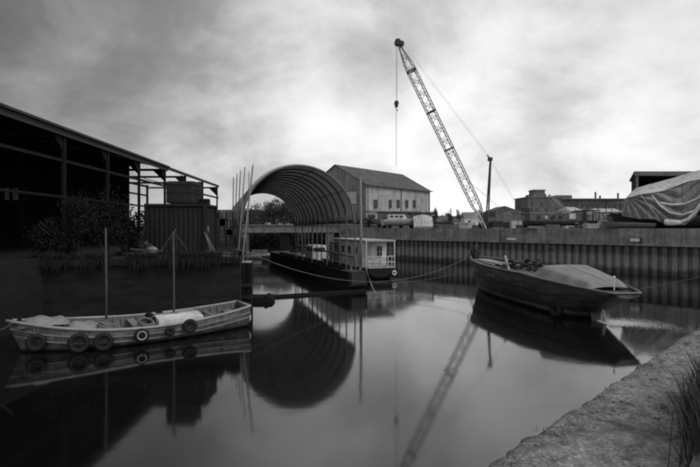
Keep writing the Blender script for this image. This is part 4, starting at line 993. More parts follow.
# boats and canopy ashore in front of it
def shore_boat(name, label, px, D, L_, hb_, h0, mat, rz_, cabin=None, z=4.47, group=None):
    t = thing(name, label, 'boat', (GX(px, D), D, z), rz_, group)
    mb = MB(); g1, g2, _ = loft_hull(mb, L_, lambda s: hb_*(1 if s < .5 else max(.04, 1-((s-.5)/.5)**2.2)), lambda s: h0+.3*s*s, lambda s: .35+.2*max(0, s-.6), 18, 7, 2.2, .7)
    for p in mb.v: p.x -= L_/2
    mb.build('hull', mat, t, world=False, smooth=True)
    mb = MB(); 
    for i in range(18): mb.add([g1[i], g2[i], g2[i+1], g1[i+1]], [(0, 1, 2, 3)])
    for p in mb.v: p.x -= L_/2
    mb.build('deck', mat, t, world=False)
    for x in (-L_*.3, 0, L_*.28):
        MB().box((x, 0, .2), (.25, hb_*1.5, .4)).build('chock', 'darkwood', t, world=False)
    if cabin:
        cm, ch = cabin
        mb = MB(); mb.prism([(-L_*.35, -hb_*.7), (L_*.15, -hb_*.6), (L_*.15, hb_*.6), (-L_*.35, hb_*.7)], h0-.02, h0+ch)
        for i in (5, 6): mb.v[i] = mb.v[i]-Vector((L_*.08, 0, 0))
        c_ = mb.build('cabin', cm, t, world=False)
        for k in range(3):
            MB().box((-L_*.28+k*L_*.13, -hb_*.7, h0+ch*.6), (L_*.09, .14, ch*.35)).build('window', 'glass', c_, world=False)
    return t
shore_boat('motor_cruiser', 'white motor cruiser propped ashore in front of the warehouse', 401, 73, 5.8, 1.2, 1.35, 'offwhite', .1, ('white', .75))
shore_boat('covered_dinghy', 'low grey boat hull ashore left of the white motor cruiser', 377, 80, 5, 1.0, 1.2, 'steel', .2)
cb = thing('sheeted_boat', 'boat under a pale ridge tent below the dark flat canopy', 'boat', (GX(422, 72), 72, 4.45))
mb = MB(); x0 = GX(413, 72); x1 = GX(432, 72)
def tent(u, v):
    x = x0+(x1-x0)*u; q = (v-.5)*2; return Vector((x, 72+q*1.2, 4.55+2.0*(1-abs(q)**1.2)*(.8+.2*math.sin(u*3.1))+.02*math.sin(u*14+q*2)))
mb.grid(tent, 20, 12); mb.build('tent_cover', 'tarp', cb); MB().box(((x0+x1)/2, 72, 4.75), (x1-x0-.3, 1.6, .5)).build('hull', 'steel', cb)
cn = thing('flat_canopy', 'dark flat-topped steel canopy above the boats ashore', 'canopy', (GX(421, 75), 75, 4.45))
MB().box((GX(421, 75), 75, ZY(213.5, 75)), (GX(433, 75)-GX(409, 75), 3, .3)).build('canopy_top', 'darksteel', cn)
for px in (410.5, 421, 432): MB().bar((GX(px, 75), 74, 4.4), (GX(px, 75), 74, ZY(214, 75)), .18).build('leg', 'darksteel', cn)
for i, (px, D, r, h) in enumerate(((364, 84, 1.4, 2.2), (371, 85, 1.5, 2.6), (380, 86, 1.2, 1.9), (367, 79, 1.0, 1.5), (437, 80, .8, 1.2))):
    c = (GX(px, D), D, 4.4); mb = MB(); leafcloud(mb, (c[0], c[1], 4.4+h*.5), (r, r, h*.55), 900, .12, 14, 100+i)
    one(mb, 'quayside_bush', 'leafnear', ['dark bush left of the warehouse foot', 'tallest dark bush at the warehouse foot', 'round dark bush right of the tall one by the warehouse', 'low dark bush at the end of the capping beam', 'small bush right of the pale ridge tent'][i], 'bush', c, 'bushes on the far quay')
# houses and conifers in the gap
hl_ = [(441, 190, 9, 3.5, 1.6, 'render', 'pale gabled house nearest the warehouse'), (452, 205, 10, 3.2, 2.2, 'offwhite', 'white gabled house with a taller roof between the conifers'), (465, 195, 8, 3.0, 1.8, 'render', 'low pale house left of the crane boom foot'), (475, 180, 8, 4.0, 2.2, 'white', 'bright white gabled house right at the crane boom foot'), (446, 165, 9, 2.2, 1.2, 'offwhite', 'long low white shed in front of the gabled houses')]
for i, (px, D, w_, h_, rf_, m_, lab) in enumerate(hl_):
    t = thing('gabled_house', lab, 'house', (GX(px, D), D, 4.44), 0, 'small pale houses in the gap'); X = GX(px, D); z = 4.44
    MB().box((X, D+3, z+h_/2), (w_, 6, h_)).build('wall', m_, t)
    mb = MB(); mb.add([(X-w_/2-.3, D-.3, z+h_), (X+w_/2+.3, D-.3, z+h_), (X+w_/2+.3, D+3, z+h_+rf_), (X-w_/2-.3, D+3, z+h_+rf_), (X-w_/2-.3, D+6.3, z+h_), (X+w_/2+.3, D+6.3, z+h_)], [(0, 1, 2, 3), (3, 2, 5, 4), (0, 3, 4), (1, 5, 2), (0, 4, 5, 1)]); mb.build('roof', 'midwall' if i % 2 else 'roofdark', t)
    for k in range(2): MB().box((X-w_*.25+k*w_*.5, D-.05, z+h_*.6), (1.1, .1, 1)).build('window', 'glass', t)
    MB().box((X+w_*.3, D+3, z+h_+rf_+.3), (.6, .6, 1.0)).build('chimney', 'brickfar', t)
for i, (px, D, yt, r) in enumerate(((436, 150, 205, .9), (450, 165, 206, 1.2), (458, 170, 207, 1.1), (444, 200, 209, 2), (432, 190, 210, 2))):
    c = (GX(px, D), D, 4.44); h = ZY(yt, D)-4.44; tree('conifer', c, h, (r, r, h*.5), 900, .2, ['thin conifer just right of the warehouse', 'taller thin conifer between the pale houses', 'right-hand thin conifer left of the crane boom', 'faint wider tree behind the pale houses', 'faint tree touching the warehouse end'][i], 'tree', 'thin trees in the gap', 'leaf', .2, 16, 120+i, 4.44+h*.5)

# ------------------------------------------------------------------ crane
cd = 62.6; ck = thing('lattice_crane', 'crawler crane with a long raked lattice boom and hanging hook', 'crane', (GX(487, cd), cd, 4.46))
bt = P(399.5, 46, cd); bf = P(485, 224, cd)
dirb = (bt-bf).normalized(); sx = Vector((dirb.z, 0, -dirb.x)); sy = Vector((0, 1, 0)); BL = (bt-bf).length
def bw(s): return .52*min(1, s/.12+.12, (1-s)/.14+.22)
mb = MB(); N = 30
cor = [(1, 1), (1, -1), (-1, -1), (-1, 1)]
def bp(s, c): return bf+dirb*(BL*s)+sx*c[0]*bw(s)+sy*c[1]*bw(s)
for c in cor:
    for i in range(N): mb.bar(bp(i/N, c), bp((i+1)/N, c), .10)
mb.build('boom_chord', 'boom', ck)
mb = MB()
for i in range(N):
    for k in range(4):
        c, e = cor[k], cor[(k+1) % 4]
        mb.bar(bp(i/N, c), bp((i+1)/N, e) if i % 2 else bp(i/N, e), .045); mb.bar(bp(i/N, c if i % 2 else e), bp((i+1)/N, e if i % 2 else c), .045)
mb.build('boom_lacing', 'boom', ck)
mb = MB()
for s in (.42, .63, .86): 
    mb = MB()
    for k in range(4): mb.bar(bp(s, cor[k]), bp(s, cor[(k+1) % 4]), .16)
    mb.build('boom_joint', 'darksteel', ck)

mb = MB(); hd = P(399.5, 42.5, cd); mb.cyl(hd-Vector((.25, .35, 0)), hd+Vector((-.25, .35, 0)), .42, 16); mb.cyl(hd+Vector((.3, -.3, -.15)), hd+Vector((.3, .3, -.15)), .3, 14); mb.bar(hd+Vector((-.5, 0, .1)), hd+Vector((.5, 0, -.45)), .5, .55); mb.build('boom_head', 'darksteel', ck)
hx = GX(396.2, cd)
mb = MB(); mb.tube([(hx, cd, hd.z-.2), (hx, cd, ZY(100, cd))], .025, 5); mb.tube([(hx+.18, cd, hd.z-.2), (hx+.1, cd, ZY(100, cd))], .02, 5); mb.build('hoist_wire', 'wire', ck)
mb = MB(); mb.tube([(hx, cd, ZY(111, cd)), (hx, cd, ZY(166, cd))], .03, 5); mb.build('tag_line', 'wire', ck)
z0_ = ZY(104, cd); mb = MB(); mb.box((hx+.03, cd, z0_), (.42, .3, .85)); mb.cyl((hx+.03, cd-.2, z0_+.1), (hx+.03, cd+.2, z0_+.1), .3, 14); mb.tube([(hx, cd, z0_-.4), (hx, cd, z0_-.75), (hx+.18, cd, z0_-.95), (hx+.22, cd, z0_-.75)], .06, 6); mb.build('hook_block', 'darksteel', ck)
mt = P(490.5, 160, cd); mf = P(487, 222, cd)
mb = MB()
for dy in (-.55, .55): mb.bar(mf+Vector((0, dy, 0)), mt+Vector((0, dy*.25, 0)), .15, .2)
for k in range(1, 6): q = mf.lerp(mt, k/6); w_ = .55*(1-.75*k/6); mb.bar(q-Vector((0, w_, 0)), q+Vector((0, w_, 0)), .1)
mb.build('gantry_mast', 'darksteel', ck)
mb = MB(); mb.box(mt+Vector((-.05, 0, .1)), (.5, .6, .45)); mb.bar(mt+Vector((0, 0, .1)), mt+Vector((-.45, 0, .65)), .12); mb.build('mast_head', 'darksteel', ck)
mb = MB()
for dy in (-.3, .3):
    mb.tube([hd+Vector((.3, dy, 0)), mt+Vector((0, dy, .1))], .012, 4); mb.tube([mt+Vector((0, dy, 0)), P(521, 212, cd)+Vector((0, dy, 0))], .012, 4); mb.tube([bp(.27, (0, 0)), P(505, 212, cd)+Vector((0, dy, 0))], .012, 4)
mb.build('pendant_wire', 'palesteel', ck)
mb = MB(); mb.box((GX(500, cd), cd, 6.0), (3.4, 2.6, 1.5)); mb.box((GX(514, cd), cd, 5.9), (.9, 2.7, 1.3)); mb.build('machinery_house', 'brickfar', ck)
cbn = MB().box((GX(489, cd), cd-.9, 6.0), (1.0, 1.0, 1.6)).build('operator_cab', 'steel', ck)
MB().box((GX(489, cd), cd-1.42, 6.3), (.8, .05, .7)).build('cab_window', 'glass', cbn)
for dy in (-1.2, 1.2):
    mb = MB(); poly = []
    for k in range(9): an = math.pi/2+math.pi*k/8; poly.append((-1.7+.4*math.cos(an), .4+.4*math.sin(an)))
    for k in range(9): an = -math.pi/2+math.pi*k/8; poly.append((1.7+.4*math.cos(an), .4+.4*math.sin(an)))
    n = len(poly); X = GX(497, cd)
    mb.add([(X+x, cd+dy-.3, 4.46+z) for x, z in poly]+[(X+x, cd+dy+.3, 4.46+z) for x, z in poly], [(i, (i+1) % n, n+(i+1) % n, n+i) for i in range(n)]+[tuple(range(n-1, -1, -1)), tuple(range(n, 2*n))]); mb.build('crawler_track', 'darksteel', ck)
# hut behind, white box, small A-frame
ht = thing('brick_hut', 'dark brick hut with a pitched roof right behind the crane mast', 'hut', (GX(506, 68), 68, 4.44)); X = GX(506, 68); w_ = GX(525, 68)-GX(487, 68)
MB().box((X, 70, 5.5), (w_, 4, 2.2)).build('wall', 'brickfar', ht)
mb = MB(); zt_ = ZY(206, 68); mb.add([(X-w_/2-.2, 67.8, 6.6), (X-.2, 67.8, zt_), (X+w_/2+.2, 67.8, 6.6), (X-w_/2-.2, 72.2, 6.6), (X-.2, 72.2, zt_), (X+w_/2+.2, 72.2, 6.6)], [(0, 1, 4, 3), (1, 2, 5, 4), (0, 2, 1), (3, 4, 5)]); mb.build('roof', 'roofdark', ht)
MB().box((X-1, 67.96, 5.4), (.9, .06, 1.8)).build('door', 'darkwood', ht)
wb_ = thing('white_cabinet', 'small white cabinet standing on the quay edge beside the brick hut', 'cabinet', (GX(517, 59.5), 59.5, 4.46)); X = GX(517, 59.5)
MB().box((X, 59.5, 4.95), (1.5, .9, .98)).build('cabinet_body', 'white', wb_); MB().box((X, 59.5, 5.46), (1.6, 1.0, .06)).build('lid', 'offwhite', wb_)
MB().box((X, 59.03, 4.95), (.03, .02, .85)).build('door_seam', 'darksteel', wb_)
tr = thing('trestle', 'pale A-frame trestle at the crane boom foot', 'trestle', (GX(477, 61), 61, 4.46))
for dy in (-.6, .6):
    for s_ in (-1, 1): MB().bar((GX(477, 61)+s_*1.0, 61+dy, 4.46), (GX(477, 61), 61+dy, 6.6), .12).build('leg', 'white', tr)
MB().bar((GX(477, 61), 60.3, 6.6), (GX(477, 61), 61.7, 6.6), .14).build('ridge_bar', 'white', tr); MB().bar((GX(477, 61)-.6, 61-.6, 5.3), (GX(477, 61)+.6, 61-.6, 5.3), .1).build('cross_bar', 'white', tr)

# long working boat ashore
lbm = thing('long_canal_boat', 'long dark narrow boat ashore with portholes and a pale square hatch', 'boat', (GX(560, 56), 56, 4.46)); X0 = GX(524, 56); X1 = GX(598, 56)
mb = MB(); g1, g2, _ = loft_hull(mb, X1-X0, lambda s: 1.1*min(1, (s+.03)/.1)**.5*(1 if s < .85 else max(.1, 1-((s-.85)/.15)**2)), lambda s: 1.0+.15*abs(s-.5), lambda s: .35, 26, 7, 3.2, .4)
for p in mb.v: p.x += X0; p.y += 56; p.z += 4.46-.15
mb.build('hull', 'hull', lbm, smooth=False)
MB().box((GX(553, 56), 56, 5.75), (GX(580, 56)-GX(529, 56), 1.7, .95)).build('cabin', 'steel', lbm)
MB().box((GX(553, 56), 56, 6.25), (GX(581, 56)-GX(528, 56), 1.8, .07)).build('cabin_roof', 'palesteel', lbm)
for px in (536, 543, 550, 557): 
    mb = MB(); x = GX(px, 56); mb.cyl((x, 55.12, 5.75), (x, 55.05, 5.75), .22, 12); mb.build('porthole', 'glass' if px != 543 else 'offwhite', lbm)
MB().box((GX(569, 56), 55.1, 5.85), (.75, .06, .62)).build('hatch', 'white', lbm)
mb = MB()
for px in (583, 590, 596): mb.bar((GX(px, 56), 55.3, 5.3), (GX(px, 56), 55.3, 6.5), .08)
mb.box((GX(589, 56), 56, 6.55), (1.8, 1.8, .08)); mb.build('wheelhouse', 'darksteel', lbm)
for px in (532, 548, 565, 585): MB().box((GX(px, 56), 56, 4.55), (.3, 2, .25)).build('chock', 'darkwood', lbm)
sp_ = thing('lattice_jib', 'pale lattice jib leaning down across the narrow boat roof', 'jib', (GX(560, 58), 58, 4.46))
a = P(549, 195, 58); b_ = P(572, 214, 58); mb = MB()
for dz_ in (-.12, .12): mb.bar(a+Vector((0, 0, dz_)), b_+Vector((0, 0, dz_)), .06)
for k in range(14): q = a.lerp(b_, k/14); r = a.lerp(b_, (k+1)/14); mb.bar(q+Vector((0, 0, .12*(-1)**k)), r-Vector((0, 0, .12*(-1)**k)), .035)
mb.build('lattice', 'palesteel', sp_)
mb = MB(); mb.bar(a, (a.x-.3, a.y, 4.46), .12); mb.bar(a, (a.x-1.3, a.y, 4.46), .09); mb.build('support_leg', 'steel', sp_)
# clutter on the far quay
items = [('oil_drum', 601, 55, 'drum'), ('oil_drum', 604, 55.5, 'drum')]
for i, (px, D, m_, lab) in enumerate(((526, 60, 'darksteel', 'dark upright drum between the white cabinet and the narrow boat'), (602, 53, 'offwhite', 'pale drum at the right end of the narrow boat'), (606, 53.5, 'white', 'white drum next to the pale drum by the narrow boat'), (611, 54, 'darksteel', 'dark drum left of the sheeted boat prow'))):
    t = thing('oil_drum', lab, 'drum', (GX(px, D), D, 4.46), 0, 'drums on the far quay'); x = GX(px, D)
    mb = MB(); mb.cyl((x, D, 4.46), (x, D, 5.35), .3, 16); mb.build('drum_body', m_, t)
    mb = MB(); 
    for z in (4.5, 4.76, 5.05, 5.33): mb.torus((x, D, z), (0, 0, 1), .3, .02, 16, 5)
    mb.build('drum_hoop', m_, t)
for i, (px, D, w_, h_, m_, nm_, lab) in enumerate(((591, 50.5, 1.3, .5, 'offwhite', 'crate', 'pale low crate on the quay edge under the narrow boat wheelhouse'), (615, 52, 1.0, .9, 'steel', 'crate', 'grey square crate beside the sheeted boat'), (453, 66.5, 5.5, .55, 'steel', 'timber_stack', 'grey timber stack on the quay left of the crane'), (466, 66, 2.2, .8, 'offwhite', 'crate', 'pale crate between the timber stack and the crane'), (568, 52.8, 1.0, .28, 'white', 'crate', 'small white box in front of the narrow boat hull'), (444, 68, 2.0, .9, 'darksteel', 'crate', 'dark crate at the left end of the timber stack'))):
    x = GX(px, D); t = thing(nm_, lab, 'crate' if nm_ == 'crate' else 'timber', (x, D, 4.46))
    if nm_ == 'crate':
        MB().box((x, D, 4.46+h_/2), (w_, .9, h_)).build('box', m_, t); mb = MB()
        for s_ in (-.42, 0, .42): mb.box((x+s_*w_, D-.47, 4.46+h_/2), (.08, .05, h_))
        mb.box((x, D-.5, 4.46+h_*.85), (w_, .04, .07)); mb.build('batten', m_, t)
    else:
        mb = MB()
        for k in range(5):
            for j in range(3): mb.box((x+rnd.uniform(-.2, .2), D-.4+.2*k, 4.56+.19*j), (w_*rnd.uniform(.8, 1), .17, .16))
        mb.build('board', m_, t)

for i, (px, D, L_, hb_, h0, m_, rz_, cab, lab) in enumerate((
    (541, 66, 6.0, 1.0, 1.3, 'tarpdark', .15, None, 'grey bare boat hull ashore between the brick hut and the lattice jib'),
    (607, 62, 5.0, 1.0, 1.2, 'offwhite', -.1, ('offwhite', .7), 'small pale cabin boat ashore left of the dark boat shed'),
    (548, 78, 6.5, 1.1, 1.5, 'steel', .1, ('tarpdark', .8), 'grey cabin boat ashore behind the narrow boat'),
    (590, 74, 5.5, 1.0, 1.4, 'tarpdark', .3, None, 'dull grey hull ashore behind the narrow boat wheelhouse'))):
    shore_boat('beached_boat', lab, px, D, L_, hb_, h0, m_, rz_, cab, 4.47, 'boats laid up in the yard')
for i, (px, D, yt, lab) in enumerate(((531, 70, 203, 'short bare mast right of the brick hut'), (575, 77, 200, 'thin mast standing before the factory wing'), (611, 60, 205, 'thin mast of the small pale cabin boat'), (587, 66, 204, 'thin mast above the narrow boat wheelhouse'))):
    x = GX(px, D); mb = MB(); mb.tube([(x, D, 4.4), (x+.1, D, ZY(yt, D))], [.06, .03], 6); one(mb, 'yard_mast', 'mastwood', lab, 'mast', (x, D, 4.4))
for i, (px, D, w_, n_, m_, lab) in enumerate(((538, 53.5, 2.4, 2, 'wood', 'low stack of boards in front of the narrow boat bow'), (552, 52.9, 1.6, 3, 'steel', 'short dark stack of boards in front of the narrow boat middle'), (607, 51.5, 1.5, 3, 'wood', 'square stack of boards beside the pale drums'), (478, 64, 2.0, 3, 'mastwood', 'stack of dark boards under the crane boom'), (425, 69, 3.0, 2, 'wood', 'flat stack of boards in front of the pale ridge tent'))):
    x = GX(px, D); t = thing('timber_stack', lab, 'timber', (x, D, 4.46), 0, 'timber stacks on the far quay'); mb = MB()
    for k in range(5):
        for j in range(n_): mb.box((x+rnd.uniform(-.25, .25), D-.4+.2*k, 4.52+.15*j), (w_*rnd.uniform(.75, 1), .17, .13), rnd.uniform(-.05, .05))
    mb.build('board', m_, t)
mb = MB(); x = GX(528, 57)
for k in range(6): mb.tube([(x-1.6, 56.2+.22*(k % 3), 4.58+.2*(k//3)), (x+2.2, 56.3+.22*(k % 3), 4.6+.2*(k//3))], .1, 8)
one(mb, 'pipe_bundle', 'steel', 'bundle of grey pipes beside the white cabinet', 'pipes', (x, 56.5, 4.46))
mb = MB(); heap(mb, Vector((GX(584, 51.5), 51.5, 4.5)), (.8, .3, .25), 40, 300, .16); one(mb, 'scrap_heap', 'steel', 'low grey scrap heap on the quay under the narrow boat stern', 'scrap', (GX(584, 51.5), 51.5, 4.46))
for i, (px, D, w_, h_, m_, lab) in enumerate(((530, 63, 1.6, 1.1, 'tarpdark', 'grey sheeted pallet left of the narrow boat bow'), (560, 62, 2.2, 1.9, 'steel', 'tall grey crate behind the narrow boat cabin'), (599, 58, 1.4, 1.7, 'offwhite', 'tall pale crate behind the drums'), (616, 56, 1.8, 1.2, 'tarpdark', 'sheeted grey pallet between the drums and the tarpaulined ship'), (578, 63, 1.5, 2.2, 'darksteel', 'tall dark crate behind the narrow boat wheelhouse'), (497, 60.5, 1.3, .8, 'darksteel', 'dark low crate on the quay under the crane mast'))):
    x = GX(px, D); t = thing('yard_crate', lab, 'crate', (x, D, 4.46), rnd.uniform(-.3, .3), 'crates and pallets in the yard')
    mb = MB(); mb.box((0, 0, h_/2+.12), (w_, 1.0, h_)); mb.build('box', m_, t, world=False)
    mb = MB(); mb.box((0, 0, .06), (w_+.1, 1.1, .1)); mb.build('pallet', 'wood', t, world=False)
    mb = MB()
    for q in (-.3, .3): mb.box((q*w_, 0, h_/2+.13), (.05, 1.03, h_+.03))
    mb.build('strapping', 'darksteel', t, world=False)
for i, (x0, y0, x1, y1, D, lab) in enumerate(((536, 226, 552, 211, 60, 'long spar propped against the narrow boat roof at its left end'), (588, 226, 600, 206, 57, 'spar leaning over the narrow boat wheelhouse to the right'), (612, 226, 600, 212, 55, 'short spar leaning left behind the drums'), (562, 213, 583, 209, 61, 'long pale spar lying across the yard behind the narrow boat'))):
    mb = MB(); mb.tube([P(x0, y0, D), P(x1, y1, D+.4)], [.07, .045], 6); one(mb, 'spar', 'steel' if i < 3 else 'palesteel', lab, 'spar', P(x0, y0, D), 'spars left in the yard')
yf = thing('mesh_fence', 'low wire fence with thin posts in front of the factory', 'fence', (GX(585, 85), 85, 4.46))
for k in range(9): x = GX(552+8.5*k, 85); MB().bar((x, 85, 4.4), (x, 85, 6.9), .1).build('post', 'steel', yf)
for z in (5.4, 6.2, 6.85): MB().bar((GX(552, 85), 85.05, z), (GX(620, 85), 85.05, z), .04).build('wire', 'steel', yf)
ex = thing('small_digger', 'small dark excavator with a raised bent arm in front of the factory', 'excavator', (GX(521, 72), 72, 4.46)); x = GX(521, 72)
MB().box((x+1.2, 72, 5.9), (2.2, 1.8, 1.1)).build('body', 'steel', ex); MB().box((x+.5, 71.6, 6.9), (1.0, 1.0, 1.2)).build('cab', 'darksteel', ex)
for dy in (-.8, .8): MB().box((x+1.2, 72+dy, 4.95), (2.8, .4, .8)).build('track', 'darksteel', ex)
mb = MB(); mb.bar((x+.3, 71.2, 6.2), (x-1.0, 71.2, 8.4), .3); mb.bar((x-1.0, 71.2, 8.4), (x-.6, 71.2, 6.9), .22); mb.bar((x-.6, 71.2, 6.9), (x-.1, 71.2, 6.5), .5); mb.build('arm', 'darksteel', ex)
# factory row far right
fc = thing('brick_factory', 'long sooty brick factory with a square roof tower on the skyline', 'building', (GX(560, 175), 175, 4.44)); D = 175
def fbox(x0, x1, yt, dd, name, mat, dep=14):
    a, b_ = GX(x0, D+dd), GX(x1, D+dd); z1 = ZY(yt, D+dd); MB().box(((a+b_)/2, D+dd+dep/2, (z1+4)/2), (b_-a, dep, z1-4)).build(name, mat, fc)
fbox(528, 561, 197.5, 0, 'front_block', 'brickfar'); fbox(534, 545, 190.5, 3, 'roof_tower', 'brickfar', 5); fbox(532.5, 546.5, 194, 2, 'tower_base', 'brickfar', 7)
fbox(561, 700, 199.5, 2, 'long_wing', 'brickfar', 16); fbox(557, 572, 195.2, 6, 'roof_hut', 'roofdark', 6)
mb = MB(); mb.box((GX(630, 176), 184, ZY(199, 177)), (GX(700, 177)-GX(561, 177), 17, .3)); mb.box((GX(544.5, 175), 182, ZY(197, 175)), (GX(562, 175)-GX(527.5, 175), 14.8, .35)); mb.box((GX(539.5, 178), 180.5, ZY(190, 178)), (GX(545.6, 178)-GX(533.4, 178), 5.5, .35)); mb.build('parapet', 'midwall', fc)
for r_ in range(2):
    for k in (0, 1, 3, 5) if r_ else (0, 2, 3): MB().box((GX(532+k*5, D), D-.06, ZY(203.5+6*r_, D)), (.9, .15, 1.1)).build('window', 'dullglass', fc)
for k in range(14): MB().box((GX(566+k*5.5, D+2), D+1.92, ZY(206, D+2)), (1.0, .15, 1.3)).build('window', 'dullglass', fc)
for px, yt in ((595.5, 192), (600, 195.5), (618, 193)): MB().bar((GX(px, 180), 180, ZY(199.5, 180)), (GX(px, 180), 180, ZY(yt, 180)), .5).build('chimney', 'brickfar', fc)
for i, (x0, x1, yt, ye, D2, m_, lab) in enumerate(((568, 583, 206.5, 211, 110, 'tarp', 'pale peaked roof behind the narrow boat wheelhouse'), (597, 624, 208, 212, 105, 'offwhite', 'long low pale-roofed shed left of the sheeted boat'), (574, 600, 211, 215, 95, 'tarpdark', 'long grey-roofed shed in front of the factory'))):
    t = thing('low_shed', lab, 'shed', (GX((x0+x1)/2, D2), D2, 4.44), 0, 'low sheds before the factory'); a, b_ = GX(x0, D2), GX(x1, D2)
    z1 = ZY(ye, D2); z2 = ZY(yt, D2)
    MB().box(((a+b_)/2, D2+3, (z1+4.4)/2), (b_-a, 6, z1-4.4)).build('wall', 'midwall', t)
    mb = MB(); mb.add([(a-.2, D2-.2, z1), (b_+.2, D2-.2, z1), (b_-.5, D2+3, z2), (a+.5, D2+3, z2), (a-.2, D2+6.2, z1), (b_+.2, D2+6.2, z1)], [(0, 1, 2, 3), (3, 2, 5, 4), (0, 3, 4), (1, 5, 2)]); mb.build('roof', m_, t)
sb2 = thing('overturned_hull', 'pale grey boat hull turned over left of the factory foot', 'boat', (GX(535, 64), 64, 4.46), .2)
mb = MB(); loft_hull(mb, 6.5, lambda s: 1.1*min(1, (s+.1)/.3)*(1 if s < .6 else max(.05, 1-((s-.6)/.4)**2)), lambda s: .02, lambda s: 1.15, 18, 8, 2.2, 0)
mb.build('hull', 'tarpdark', sb2, world=False, smooth=True); MB().box((3.2, 0, 1.17), (5.6, .1, .14)).build('keel', 'wood', sb2, world=False)

# dark shed + big sheeted boat at the right
ds = thing('dark_boat_shed', 'tall dark flat-roofed boat shed behind the sheeted boat', 'shed', (GX(690, 64), 64, 4.44)); xa = GX(628, 62)
xbk = GX(630, 71)+.3; xr = xa+24
MB().prism([(xa+.1, 60.8), (xa+.4, 60.8), (xbk+.3, 70.8), (xbk, 70.8)], 4.4, 11.5).build('side_wall', 'darkwood', ds)
MB().box(((xbk+xr)/2, 71, 7.95), (xr-xbk, .3, 7.1)).build('back_wall', 'darkwood', ds)
MB().prism([(xa-.1, 60.5), (xr, 60.5), (xr, 71.5), (xbk-.1, 71.5)], 11.5, 11.75).build('roof', 'shedroof', ds)
MB().box((xa+12, 60.4, 11.45), (24.2, .14, .55)).build('fascia', 'steel', ds)
for k in range(5): MB().bar((xa+.3+k*5.5, 60.6, 4.4), (xa+.3+k*5.5, 60.6, 11.4), .28).build('post', 'steel', ds)
sb = thing('sheeted_ship', 'big boat ashore shrouded in pale sagging tarpaulins at the right edge', 'boat', (GX(680, 49), 49, 4.46))
# hull under the sheets
mb = MB(); HX0 = GX(617, 49); g1, g2, _ = loft_hull(mb, 17, lambda s: 2.2*(1 if s < .5 else max(.05, 1-((s-.5)/.5)**1.9)), lambda s: 1.55+.35*s*s, lambda s: .3+.3*max(0, s-.7), 22, 8, 2.3, 1.2)
for p in mb.v: p.x = HX0+p.x*-1+17; p.y += 50.5; p.z += 4.46-.3
mb.build('hull', 'darksteel', sb, smooth=True)
mb = MB()
for k in range(5): mb.box((HX0+3+3*k, 50.5, 4.6), (.3, 2.6, .4))
mb.build('chock', 'darkwood', sb)
ND = 48.2
def edge(tbl, x):
    for (x0, y0), (x1, y1) in zip(tbl, tbl[1:]):
        if x <= x1: return y0+(y1-y0)*(x-x0)/(x1-x0)
    return tbl[-1][1]
top = [(621, 196), (628, 188), (640, 184), (665, 177), (690, 169), (705, 165), (760, 160), (800, 158)]
band = [(621, 204), (628, 198), (642, 194), (665, 190), (690, 181), (705, 178), (760, 172), (800, 170)]
low = [(621, 216), (640, 219), (655, 219), (668, 225), (686, 225), (694, 218), (702, 208), (715, 216), (740, 222), (800, 220)]
mb = MB()                            # over-roof: ridge to near eave band, real depth
def roofc(u, v):
    px = 621+u*179; zt_ = ZY(edge(top, px), 49.5); zb = ZY(edge(band, px), ND)
    q = v*3
    x = GX(px, 55.5 if v < .2 else 55.5-(v-.2)/.8*7.1)
    if v < .33: w_ = v/.33; return Vector((x, 55.5-2.6*w_, zb+(zt_+.25-zb)*w_))
    if v < .66: w_ = (v-.33)/.33; return Vector((x, 52.9-2.6*w_, zt_+.25-.3*w_))
    w_ = (v-.66)/.34; return Vector((x+.02*math.sin(w_*5+u*20), 50.3-1.9*w_, zt_-.05+(zb-zt_+.05)*w_**1.3+.03*math.sin(u*22)*w_))
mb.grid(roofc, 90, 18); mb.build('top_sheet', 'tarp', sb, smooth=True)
mb = MB()
def curt(u, v):
    px = 622+u*178; zb = ZY(edge(band, px), ND)+.02; zl = ZY(edge(low, px), ND)
    z = zb+(zl-zb)*v; ph = (px-655)/50.0
    tri = lambda x: abs((x % 1)-.5)*2
    q = (px-684)/34.0; t = v-.62*max(0, 1-q*q)
    f1 = tri(t*3.2+.12*math.sin(px*.21))**1.6*(1 if px > 654 else 0)
    ang_ = math.atan2(v*30+2, px-628); f2 = tri(ang_*3.6)**1.4
    k = min(1, max(0, (px-650)/14)); fold = .34*(f1*k+f2*(1-k))+.05*noise.noise(Vector((px*.25, v*7, 2)))+.02*noise.noise(Vector((px*.9, v*20, 2)))
    belly = .55*math.sin(v*math.pi*.6)
    return Vector((GX(px, ND), ND+.25-belly*.5+fold*.9+.012*math.sin(px*1.3), z))
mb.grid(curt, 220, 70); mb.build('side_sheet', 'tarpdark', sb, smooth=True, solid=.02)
mb = MB()
mb.tube([P(640, 194, ND-.4), P(659, 219, ND-.45)], .045, 5)
mb.build('tie_rope', 'offwhite', sb)
def flap(tbl, wpx, D_, name):
    mb = MB(); n = 30
    def fn(u, v):
        k = u*(len(tbl)-1); i = min(len(tbl)-2, int(k)); f_ = k-i; f_ = f_*f_*(3-2*f_) if False else f_
        x = tbl[i][0]+(tbl[i+1][0]-tbl[i][0])*f_; y = tbl[i][1]+(tbl[i+1][1]-tbl[i][1])*f_
        return P(x, y+(v-.5)*wpx*(1+.3*math.sin(u*9)), D_-.12*math.sin(v*math.pi))
    mb.grid(fn, n, 5); return mb.build(name, 'tarp', sb, smooth=True, solid=.03)
flap([(652, 196), (660, 206), (670, 213), (682, 215), (694, 211), (704, 202), (712, 193)], 2.6, ND-.6, 'swag_fold')
flap([(660, 203), (672, 205), (684, 204), (696, 199), (706, 192), (714, 186)], 2.0, ND-.5, 'swag_fold')
flap([(664, 222), (670, 222.5), (680, 222.5), (688, 219), (695, 212), (701, 203)], 5, ND-.55, 'swag_fold')
